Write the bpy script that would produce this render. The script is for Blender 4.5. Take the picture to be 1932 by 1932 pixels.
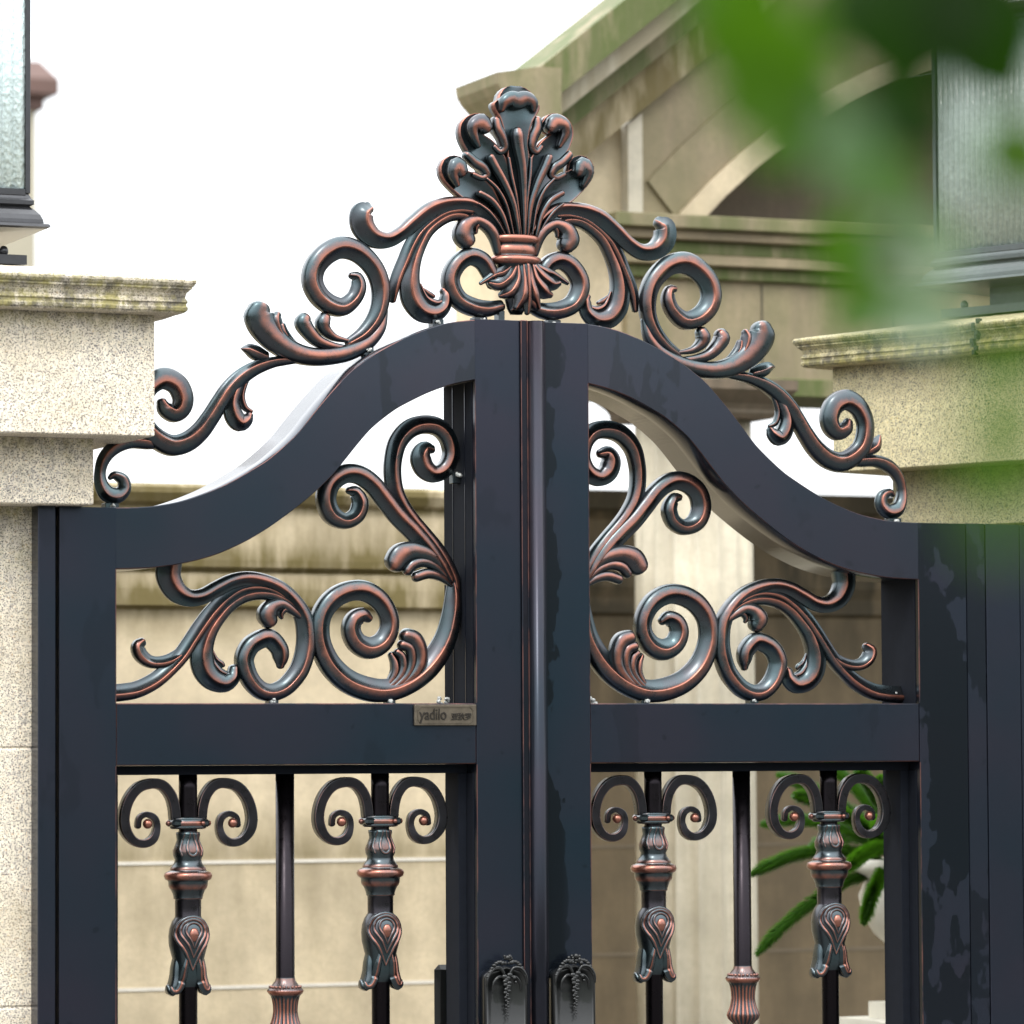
import bpy, bmesh, math, random
from math import sin, cos, pi, sqrt, radians
from mathutils import Vector, Matrix, noise as mnoise
random.seed(7)
for o in list(bpy.data.objects): bpy.data.objects.remove(o)
S = bpy.context.scene
# ------------------------------------------------------------------ camera
cam_d = bpy.data.cameras.new('camera'); cam = bpy.data.objects.new('camera', cam_d)
S.collection.objects.link(cam); S.camera = cam
r2 = Vector((0.9196026, -0.39281411, -0.00530356)); u2 = Vector((-0.01776157, -0.0550598, 0.99832507))
fw = Vector((0.39244819, 0.91796813, 0.05761013))
M = Matrix((r2, u2, -fw)).transposed().to_4x4(); M.translation = Vector((-3.18653671, -7.35596216, 1.5890016))
cam.matrix_world = M
cam_d.sensor_width = 36; cam_d.lens = 36*8170.73943/1932
cam_d.clip_start = 0.1; cam_d.clip_end = 500
cam_d.dof.use_dof = True; cam_d.dof.focus_distance = 8.02; cam_d.dof.aperture_fstop = 5.2
# ------------------------------------------------------------------ sky and sun (overcast)
SUN_EL, SUN_AZ = radians(52), radians(215)
w = bpy.data.worlds.new('World'); S.world = w; w.use_nodes = True
nt = w.node_tree; N = nt.nodes; Lk = nt.links; N.clear()
out = N.new('ShaderNodeOutputWorld'); bg = N.new('ShaderNodeBackground'); bg.inputs[1].default_value = 0.12
sky = N.new('ShaderNodeTexSky'); sky.sky_type = 'NISHITA'; sky.sun_disc = False
sky.sun_elevation = SUN_EL; sky.sun_rotation = SUN_AZ
tc = N.new('ShaderNodeTexCoord'); sp = N.new('ShaderNodeSeparateXYZ'); Lk.new(tc.outputs['Generated'], sp.inputs[0])
cr = N.new('ShaderNodeMapRange'); cr.inputs['From Min'].default_value = 0.0; cr.inputs['From Max'].default_value = 1.0
cr.inputs['To Min'].default_value = 8.0; cr.inputs['To Max'].default_value = 34.0
Lk.new(sp.outputs['Z'], cr.inputs['Value'])
tint = N.new('ShaderNodeMix'); tint.data_type = 'RGBA'; tint.blend_type = 'MULTIPLY'; tint.inputs['Factor'].default_value = 1
cc = N.new('ShaderNodeCombineColor')
for i in range(3): Lk.new(cr.outputs[0], cc.inputs[i])
Lk.new(cc.outputs[0], tint.inputs[6]); tint.inputs[7].default_value = (0.985, 1.0, 1.015, 1)
mx = N.new('ShaderNodeMix'); mx.data_type = 'RGBA'; mx.inputs['Factor'].default_value = 0.88
Lk.new(sky.outputs[0], mx.inputs[6]); Lk.new(tint.outputs[2], mx.inputs[7])
Lk.new(mx.outputs[2], bg.inputs[0]); Lk.new(bg.outputs[0], out.inputs[0])
sd = bpy.data.lights.new('sun', 'SUN'); sd.energy = 1.1; sd.angle = radians(14); sd.color = (1.0, 0.96, 0.9)
so = bpy.data.objects.new('sun', sd); S.collection.objects.link(so)
sdir = Vector((sin(SUN_AZ)*cos(SUN_EL), cos(SUN_AZ)*cos(SUN_EL), sin(SUN_EL)))
so.rotation_euler = sdir.to_track_quat('Z', 'Y').to_euler(); so.location = sdir*30
S.view_settings.view_transform = 'Standard'; S.view_settings.look = 'None'
S.view_settings.exposure = 0.5; S.view_settings.gamma = 1.0
S.render.engine = 'CYCLES'

# ------------------------------------------------------------------ materials
def new_mat(name):
    m = bpy.data.materials.new(name); m.use_nodes = True
    t = m.node_tree; b = t.nodes['Principled BSDF']; return m, t, b
def nd(t, typ, **kw):
    n = t.nodes.new(typ)
    for k, v in kw.items(): setattr(n, k, v)
    return n
def setin(n, d):
    for k, v in d.items(): n.inputs[k].default_value = v
def noise(t, scale, detail=3, rough=0.5, vec=None, dim='3D'):
    n = nd(t, 'ShaderNodeTexNoise'); setin(n, {'Scale': scale, 'Detail': detail, 'Roughness': rough})
    if vec is not None: t.links.new(vec, n.inputs['Vector'])
    return n.outputs['Fac']
def ramp(t, fac, stops):
    r = nd(t, 'ShaderNodeValToRGB'); t.links.new(fac, r.inputs[0]); e = r.color_ramp.elements
    while len(e) < len(stops): e.new(0.5)
    for el, (p, c) in zip(e, stops): el.position = p; el.color = (*c, 1) if len(c) == 3 else c
    return r.outputs['Color']
def mixc(t, fac, a, b, mode='MIX'):
    m = nd(t, 'ShaderNodeMix', data_type='RGBA', blend_type=mode)
    if isinstance(fac, (int, float)): m.inputs[0].default_value = fac
    else: t.links.new(fac, m.inputs[0])
    for i, v in ((6, a), (7, b)):
        if isinstance(v, tuple): m.inputs[i].default_value = (*v, 1)
        else: t.links.new(v, m.inputs[i])
    return m.outputs[2]
def math_(t, op, a, b=0.5, clamp=False):
    m = nd(t, 'ShaderNodeMath', operation=op, use_clamp=clamp)
    for i, v in ((0, a), (1, b)):
        if isinstance(v, (int, float)): m.inputs[i].default_value = v
        else: t.links.new(v, m.inputs[i])
    return m.outputs[0]
def maprange(t, v, a, b, c=0.0, d=1.0):
    m = nd(t, 'ShaderNodeMapRange'); t.links.new(v, m.inputs[0]); setin(m, {1: a, 2: b, 3: c, 4: d}); return m.outputs[0]
def objc(t, scale=(1, 1, 1)):
    c = nd(t, 'ShaderNodeTexCoord'); mp = nd(t, 'ShaderNodeMapping'); mp.inputs['Scale'].default_value = scale
    t.links.new(c.outputs['Object'], mp.inputs[0]); return mp.outputs[0]
def bump(t, b, h, strength, dist=0.001):
    n = nd(t, 'ShaderNodeBump'); setin(n, {'Strength': strength, 'Distance': dist}); t.links.new(h, n.inputs['Height'])
    t.links.new(n.outputs[0], b.inputs['Normal'])
def attr(t, name):
    a = nd(t, 'ShaderNodeAttribute', attribute_name=name); return a.outputs['Fac']

def m_patina():
    m, t, b = new_mat('dark_patina_with_copper_wear')
    co = objc(t)
    w_ = attr(t, 'wear'); n1 = noise(t, 55, 4, 0.6, co); n2 = noise(t, 400, 3, 0.6, co)
    dull = maprange(t, w_, -1, 0, 0.22, 1.0)
    v = math_(t, 'MULTIPLY', w_, maprange(t, n1, 0.3, 0.65, 0.6, 1.15))
    v = math_(t, 'MULTIPLY', v, maprange(t, noise(t, 7, 2, 0.5, co), 0.36, 0.62, 0.62, 1.25))
    v = math_(t, 'ADD', v, maprange(t, n2, 0.4, 0.7, -0.06, 0.06)); v = maprange(t, v, 0.12, 0.8)
    dark = mixc(t, maprange(t, noise(t, 14, 3, 0.5, co), 0.35, 0.65), (0.048, 0.074, 0.082), (0.056, 0.058, 0.066))
    dark = mixc(t, maprange(t, w_, -1, 0, 1, 0), dark, (0.075, 0.062, 0.075))
    dk = nd(t, 'ShaderNodeVectorMath', operation='SCALE'); t.links.new(dark, dk.inputs[0]); t.links.new(dull, dk.inputs['Scale']); dark = dk.outputs[0]
    c = mixc(t, v, dark, (0.31, 0.120, 0.082))
    t.links.new(c, b.inputs['Base Color'])
    t.links.new(maprange(t, v, 0, 1, 0.95, 0.85), b.inputs['Metallic'])
    t.links.new(maprange(t, n1, 0.3, 0.7, 0.24, 0.37), b.inputs['Roughness'])
    t.links.new(maprange(t, w_, -1, 0, 0.05, 0.35), b.inputs['Coat Weight']); b.inputs['Coat Roughness'].default_value = 0.22
    bump(t, b, n2, 0.10, 0.0006)
    return m
def m_frame(name, base, wet, coat=0.10):
    m, t, b = new_mat(name)
    co = objc(t); co2 = objc(t, (9, 9, 3.2))
    n = noise(t, 1.0, 4, 0.55, co2); edge = noise(t, 30, 2, 0.5, co)
    s = math_(t, 'ADD', n, math_(t, 'MULTIPLY', math_(t, 'SUBTRACT', edge, 0.5), 0.16))
    g = attr(t, 'wet')
    s = math_(t, 'ADD', s, math_(t, 'MULTIPLY', g, 0.22))
    wk = maprange(t, g, 0.15, 0.7, 0.16, 0.85)
    mask = math_(t, 'MULTIPLY', maprange(t, s, 0.648, 0.660), wk)
    drops = maprange(t, noise(t, 42, 1, 0.4, co), 0.735, 0.75)
    mask = math_(t, 'MAXIMUM', mask, math_(t, 'MULTIPLY', drops, 0.3))
    big = maprange(t, noise(t, 3.0, 2, 0.5, co), 0.35, 0.65)
    dry = mixc(t, big, base, (base[0]*1.9, base[1]*1.05, base[2]*1.05))
    fine = maprange(t, noise(t, 500, 2, 0.6, co), 0.3, 0.7, 0.88, 1.1)
    cc = nd(t, 'ShaderNodeVectorMath', operation='SCALE'); t.links.new(mixc(t, mask, dry, wet), cc.inputs[0]); t.links.new(fine, cc.inputs['Scale'])
    t.links.new(cc.outputs[0], b.inputs['Base Color'])
    setin(b, {'Metallic': 0.75})
    t.links.new(maprange(t, mask, 0, 1, 0.27, 0.20), b.inputs['Roughness'])
    t.links.new(maprange(t, mask, 0, 1, coat, coat+.04), b.inputs['Coat Weight']); b.inputs['Coat Roughness'].default_value = 0.10
    return m
def m_simple(name, col, rough=0.5, metal=0.0, ns=40, amt=0.25, coat=0.0, bmp=0.0):
    m, t, b = new_mat(name); co = objc(t)
    n = noise(t, ns, 4, 0.6, co)
    c = mixc(t, n, tuple(x*(1-amt) for x in col), tuple(min(1, x*(1+amt)) for x in col))
    t.links.new(c, b.inputs['Base Color']); setin(b, {'Roughness': rough, 'Metallic': metal, 'Coat Weight': coat})
    if bmp: bump(t, b, n, bmp, 0.002)
    return m
def m_granite(name, cream=(0.73, 0.655, 0.53), grey=(0.11, 0.10, 0.10), tan=(0.52, 0.32, 0.15), moss_amt=1.0):
    m, t, b = new_mat(name); co = objc(t)
    a = noise(t, 330, 2.5, 0.6, co); a2 = noise(t, 190, 2, 0.6, objc(t, (1, 1, 1.15)))
    big = noise(t, 9, 3, 0.5, co)
    c = mixc(t, maprange(t, noise(t, 75, 3, 0.6, co), 0.4, 0.62), cream, tuple(x*1.22 for x in cream))
    c = mixc(t, maprange(t, a2, 0.60, 0.70, 0, 0.75), c, tan)
    c = mixc(t, maprange(t, a, 0.53, 0.60, 0, 1.0), c, grey)
    c = mixc(t, maprange(t, noise(t, 160, 2, 0.7, co), 0.54, 0.64, 0, 0.6), c, tuple(x*2.2 for x in grey))
    c = mixc(t, maprange(t, big, 0.4, 0.7, 0, 0.32), c, (0.50, 0.40, 0.24))
    mo = attr(t, 'moss')
    streak = noise(t, 1, 4, 0.65, objc(t, (60, 60, 14))); blot = noise(t, 22, 5, 0.7, co)
    mm = math_(t, 'MULTIPLY', mo, maprange(t, math_(t, 'ADD', streak, blot), 0.78, 1.08, 0.35, 1.6), True)
    mm = math_(t, 'MULTIPLY', mm, moss_amt, True)
    mossc = mixc(t, maprange(t, noise(t, 35, 4, 0.7, co), 0.4, 0.6), (0.045, 0.040, 0.028), (0.24, 0.21, 0.055))
    c = mixc(t, math_(t, 'MULTIPLY', mm, 0.9), c, mossc)
    t.links.new(c, b.inputs['Base Color']); setin(b, {'Roughness': 0.62})
    bump(t, b, math_(t, 'ADD', a, blot), 0.25, 0.0015)
    return m
def m_wall(name, base, dirt, course=None):
    m, t, b = new_mat(name); co = objc(t)
    n = noise(t, 5, 5, 0.65, co); f = noise(t, 60, 4, 0.65, co)
    c = mixc(t, maprange(t, n, 0.3, 0.7), tuple(x*0.66 for x in base), tuple(min(1, x*1.18) for x in base))
    c = mixc(t, maprange(t, f, 0.45, 0.75, 0, 0.5), c, tuple(x*0.7 for x in base))
    mo = attr(t, 'moss'); st = noise(t, 1, 4, 0.6, objc(t, (14, 14, 3)))
    k = math_(t, 'MULTIPLY', mo, maprange(t, st, 0.3, 0.60, 0.35, 1.5), True)
    c = mixc(t, k, c, dirt)
    c = mixc(t, maprange(t, noise(t, 1, 5, 0.6, objc(t, (11, 11, 1.6))), 0.5, 0.72, 0, 0.38), c, tuple(x*0.55 for x in base))
    t.links.new(c, b.inputs['Base Color']); setin(b, {'Roughness': 0.7}); bump(t, b, f, 0.3, 0.003)
    return m
def m_leaf(name, col, trans, rough=0.4):
    m, t, b = new_mat(name); co = objc(t)
    c = mixc(t, noise(t, 20, 3, 0.6, co), tuple(x*0.75 for x in col), tuple(x*1.2 for x in col))
    t.links.new(c, b.inputs['Base Color']); setin(b, {'Roughness': rough})
    tr = nd(t, 'ShaderNodeBsdfTranslucent'); tr.inputs[0].default_value = (*trans, 1)
    ms = nd(t, 'ShaderNodeMixShader'); ms.inputs[0].default_value = 0.4
    t.links.new(b.outputs[0], ms.inputs[1]); t.links.new(tr.outputs[0], ms.inputs[2])
    t.links.new(ms.outputs[0], t.nodes['Material Output'].inputs[0]); return m
PAT = m_patina()
FRAME = m_frame('blue_black_lacquer', (0.016, 0.030, 0.046), (0.010, 0.014, 0.020))
FRAMEC = m_frame('blue_black_lacquer_glossy', (0.016, 0.030, 0.046), (0.010, 0.014, 0.020), 0.35)
def m_edge():
    m, t, b = new_mat('rubbed_copper_edge'); co = objc(t)
    t.links.new(mixc(t, maprange(t, noise(t, 11, 4, .65, co), .42, .60), (0.022, 0.026, 0.036), (0.15, 0.070, 0.060)), b.inputs['Base Color'])
    setin(b, {'Roughness': .36, 'Metallic': .7}); return m
EDGE = m_edge()
SUBF = m_simple('matt_channel_and_dark_reflection', (0.008, 0.010, 0.015), 0.85, 0.0, 60, 0.25)  # inner channel; also the dark reflections painted on the stile sides
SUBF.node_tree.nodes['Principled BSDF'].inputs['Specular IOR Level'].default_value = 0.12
BLACK = m_simple('black_cast_iron', (0.012, 0.013, 0.013), 0.38, 0.5, 200, 0.3, 0.4)
WELD = m_simple('bare_weld_metal', (0.45, 0.46, 0.44), 0.5, 0.5, 300, 0.5, bmp=0.5)
PLATE = m_simple('aged_brass_plate', (0.12, 0.10, 0.075), 0.40, 0.7, 90, 0.5)
GRAN = m_granite('speckled_granite')
GRAN2 = m_granite('damp_speckled_granite', (0.54, 0.475, 0.28), (0.09, 0.088, 0.07), (0.46, 0.33, 0.10))
WALL1 = m_wall('cream_stone_blocks', (0.60, 0.50, 0.34), (0.13, 0.10, 0.03))
WALL2 = m_wall('dark_brown_stone', (0.205, 0.150, 0.082), (0.04, 0.03, 0.012))  # darker brown than the left wall's stone
PORT = m_wall('weathered_sandstone', (0.30, 0.235, 0.15), (0.075, 0.095, 0.02))
PORTB = m_wall('brown_stone', (0.16, 0.115, 0.075), (0.06, 0.05, 0.03))  # darker brown for capital, arch infill and joints
COLM = m_wall('pale_column_stone', (0.56, 0.51, 0.40), (0.30, 0.26, 0.17))
MORTAR = m_simple('pale_mortar', (0.62, 0.58, 0.50), 0.8, 0, 60, 0.2)

# ------------------------------------------------------------------ object helpers
def link(o): S.collection.objects.link(o); return o
def empty(name, loc, label, cat, group=None, kind=None):
    o = link(bpy.data.objects.new(name, None)); o.location = loc; o.empty_display_size = 0.05
    tag(o, label, cat, group, kind); return o
def tag(o, label=None, cat=None, group=None, kind=None):
    if label: o['label'] = label
    if cat: o['category'] = cat
    if group: o['group'] = group
    if kind: o['kind'] = kind
    return o
class MB:
    """collects faces of one mesh, in world coordinates (metres)"""
    def __init__(s): s.v = []; s.f = []; s.mi = []; s.sm = []; s.a = {}
    def vert(s, co, **at):
        s.v.append(co)
        for k, x in at.items(): s.a.setdefault(k, {})[len(s.v)-1] = x
        return len(s.v)-1
    def face(s, idx, mi=0, smooth=True): s.f.append(tuple(idx)); s.mi.append(mi); s.sm.append(smooth)
    def box(s, a, b, mi=0, bev=0.0, emi=None, rot=None, org=(0, 0, 0), **at):
        """box a..b with chamfered edges; chamfers use material slot emi"""
        bm = bmesh.new(); bmesh.ops.create_cube(bm, size=1)
        for v in bm.verts: v.co = Vector([(a[i]+b[i])/2 + v.co[i]*(b[i]-a[i]) for i in range(3)])
        base = set(bm.faces)
        if bev:
            r = bmesh.ops.bevel(bm, geom=list(bm.edges), offset=bev, segments=1, affect='EDGES', profile=0.5)
            new = set(r['faces'])
        else: new = set()
        o = len(s.v); bm.verts.index_update()
        for v in bm.verts:
            c = v.co
            if rot: c = rot @ c
            s.vert((c[0]+org[0], c[1]+org[1], c[2]+org[2]), **at)
        for f in bm.faces: s.face([o+v.index for v in f.verts], (emi if (f in new and emi is not None) else mi), False)
        bm.free(); return s
    def rings(s, R, close=True, caps=True, mi=0, smooth=True, flip=False):
        """R: list of rings of vertex indices"""
        n = len(R[0])
        for a, b in zip(R, R[1:]):
            for j in range(n if close else n-1):
                k = (j+1) % n; q = [a[j], a[k], b[k], b[j]]
                s.face(q[::-1] if flip else q, mi, smooth)
        if caps:
            s.face(R[0] if flip else R[0][::-1], mi, smooth); s.face(R[-1][::-1] if flip else R[-1], mi, smooth)
    def build(s, name, mats, parent=None, root=None, loc=None):
        me = bpy.data.meshes.new(name); o = link(bpy.data.objects.new(name, me))
        if not isinstance(mats, (list, tuple)): mats = [mats]
        off = Vector((0, 0, 0))
        if parent is not None:
            o.parent = parent; off = Vector(root if root is not None else parent.location)
        elif loc is not None: off = Vector(loc); o.location = loc
        me.from_pydata([tuple(Vector(v)-off) for v in s.v], [], s.f)
        for m in mats: me.materials.append(m)
        for p, mi, sm in zip(me.polygons, s.mi, s.sm): p.material_index = mi; p.use_smooth = sm
        for k, d in s.a.items():
            at = me.attributes.new(k, 'FLOAT', 'POINT')
            arr = [0.0]*len(s.v)
            for i, x in d.items(): arr[i] = x
            at.data.foreach_set('value', arr)
        me.update(); me.validate(); return o

def crom(pts, step):
    """Catmull-Rom resampling of (x, z, w) tuples"""
    P = [pts[0]]+list(pts)+[pts[-1]]; o = []
    for i in range(1, len(P)-2):
        p0, p1, p2, p3 = P[i-1:i+3]; L = math.hypot(p2[0]-p1[0], p2[1]-p1[1]); n = max(2, int(L/step))
        for k in range(n):
            t = k/n
            o.append(tuple(0.5*((2*p1[j])+(-p0[j]+p2[j])*t+(2*p0[j]-5*p1[j]+4*p2[j]-p3[j])*t*t+(-p0[j]+3*p1[j]-3*p2[j]+p3[j])*t**3) for j in range(3)))
    o.append(tuple(pts[-1])); return o
def section(kind, r, hs=1.0):
    us = [-1, -.95, -.85, -.7, -.5, -.3, -.15, 0, .15, .3, .5, .7, .85, .95, 1]
    if kind == 'ridge':
        us = sorted(set([u for u in us if abs(u-r) > .1]+[r-.1, r-.045, r, r+.05, r+.12]))
        def f(u):
            if u <= r: v = (u+1)/(r+1); return sqrt(max(0, 1-(1-v)**2))
            v = (u-r)/(1-r); return (1-v)**1.9
        wr = lambda u: min(1, .95*math.exp(-((u-r)/.085)**2)+.60*(math.exp(-((u-r)/.55)**2) if u < r else .35*math.exp(-((u-r)/.3)**2)))
        return us, f, wr, 0.46, 13.5
    if kind == 'round':
        return us, (lambda u: sqrt(max(0, 1-u*u))), (lambda u: .72*math.exp(-((u-.12)/.42)**2)), 0.50, 13
    if kind == 'petal':
        return us, (lambda u: .25+.75*abs(u)**2.4), (lambda u: .75*math.exp(-((abs(u)-1)/.07)**2)+.05), 0.14, 9
    if kind == 'flat':
        us = [-1, -.88, -.74, 0, .74, .88, 1]
        return us, (lambda u: 1.0 if abs(u) < .9 else .0), (lambda u: .65 if .8 < abs(u) < .9 else -.7), 0.12, 1.6
def stroke(mb, pts, kind='ridge', r=0.0, Y=75, yo=0, mirror=False, base=None, hs=1.0, step=3.0, wear=1.0, back=None):
    """sweeps an ornament section along pts=(x,z,w) in mm; Y number or function(x,z)"""
    P = crom(pts, step); n = len(P); us, f, wr, hk, hmax = section(kind, r)
    T = []
    for i in range(n):
        a = P[max(0, i-1)]; b = P[min(n-1, i+1)]; d = math.hypot(b[0]-a[0], b[1]-a[1]) or 1; T.append(((b[0]-a[0])/d, (b[1]-a[1])/d))
    samp = []
    def cap(i, sgn):
        x, z, w_ = P[i]; w_ = max(w_, 2); tx, tz = T[i]; res = []
        for k in (0.35, 0.65, 0.85, 0.96, 0.998):
            e = sgn*k*w_*0.42; res.append((x+tx*e, z+tz*e, w_*sqrt(1-k*k), tx, tz))
        return res
    samp += cap(0, -1)[::-1]
    samp += [(P[i][0], P[i][1], max(P[i][2], 2), T[i][0], T[i][1]) for i in range(n)]
    samp += cap(n-1, 1)
    R = []
    for x, z, w_, tx, tz in samp:
        nx, nz = tz, -tx; H = min(hk*w_, hmax)*hs; z0 = min(.19*w_, 6.5) if base is None else min(base, .5*w_)
        ring = []
        yb = (Y(x, z) if callable(Y) else Y)+yo
        for u in us:
            X = x+nx*u*w_/2; Zz = z+nz*u*w_/2; yy = yb-z0-H*f(u)
            ring.append(mb.vert(((-X if mirror else X)/1000, yy/1000, Zz/1000), wear=wear*wr(u)))
        for u, k in ((1, 0), (.8, .55), (.35, .9), (-.35, .9), (-.8, .55), (-1, 0)):
            X = x+nx*u*w_/2; Zz = z+nz*u*w_/2; Hb = H*.8 if back is None else min(back, w_*.5)
            yy = yb+z0+Hb*k
            ring.append(mb.vert(((-X if mirror else X)/1000, yy/1000, Zz/1000), wear=0.0))
        R.append(ring)
    mb.rings(R, flip=mirror)
def lathe(mb, prof, cx=0, cy=0, seg=40, sy=1.0, rmod=None, wear=None, mi=0, smooth=True, attrn='wear'):
    """prof: (radius, z) in mm"""
    R = []
    for i, p in enumerate(prof):
        rr, z = p[0], p[1]; wv = p[2] if len(p) > 2 else 0.0; ring = []
        for j in range(seg):
            a = 2*pi*j/seg; q = rr; ww = wv
            if rmod: q, ww = rmod(rr, z, a, wv)
            ring.append(mb.vert(((cx+q*cos(a))/1000, (cy+q*sin(a)*sy)/1000, z/1000), **{attrn: ww}))
        R.append(ring)
    if prof[0][1] > prof[-1][1]: R = R[::-1]
    mb.rings(R, mi=mi, smooth=smooth)
def smoothprof(p, k=4):
    q = crom([(a[1], a[0], (a[2] if len(a) > 2 else 0)) for a in p], 2.0)
    return [(max(b, .5), a, max(0, min(1, c))) for a, b, c in q]
def blob(mb, c, r, seg=8, sq=(1, 1, 1), wear=0, jit=0):
    R = []; cx, cy, cz = c
    for i in range(1, seg):
        th = pi*i/seg; ring = []
        for j in range(seg+2):
            a = 2*pi*j/(seg+2); k = 1+(random.uniform(-jit, jit) if jit else 0)
            ring.append(mb.vert(((cx+r*sq[0]*k*sin(th)*cos(a))/1000, (cy+r*sq[1]*k*sin(th)*sin(a))/1000, (cz-r*sq[2]*k*cos(th))/1000), wear=wear))
        R.append(ring)
    mb.rings(R)
def weld(mb, c, r=9, n=7):
    for i in range(n): blob(mb, (c[0]+random.uniform(-r, r), c[1]+random.uniform(-r, r)*.7, c[2]+random.uniform(-r*.4, r*.5)), random.uniform(2.2, 4.6), 6, jit=.25)
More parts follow.
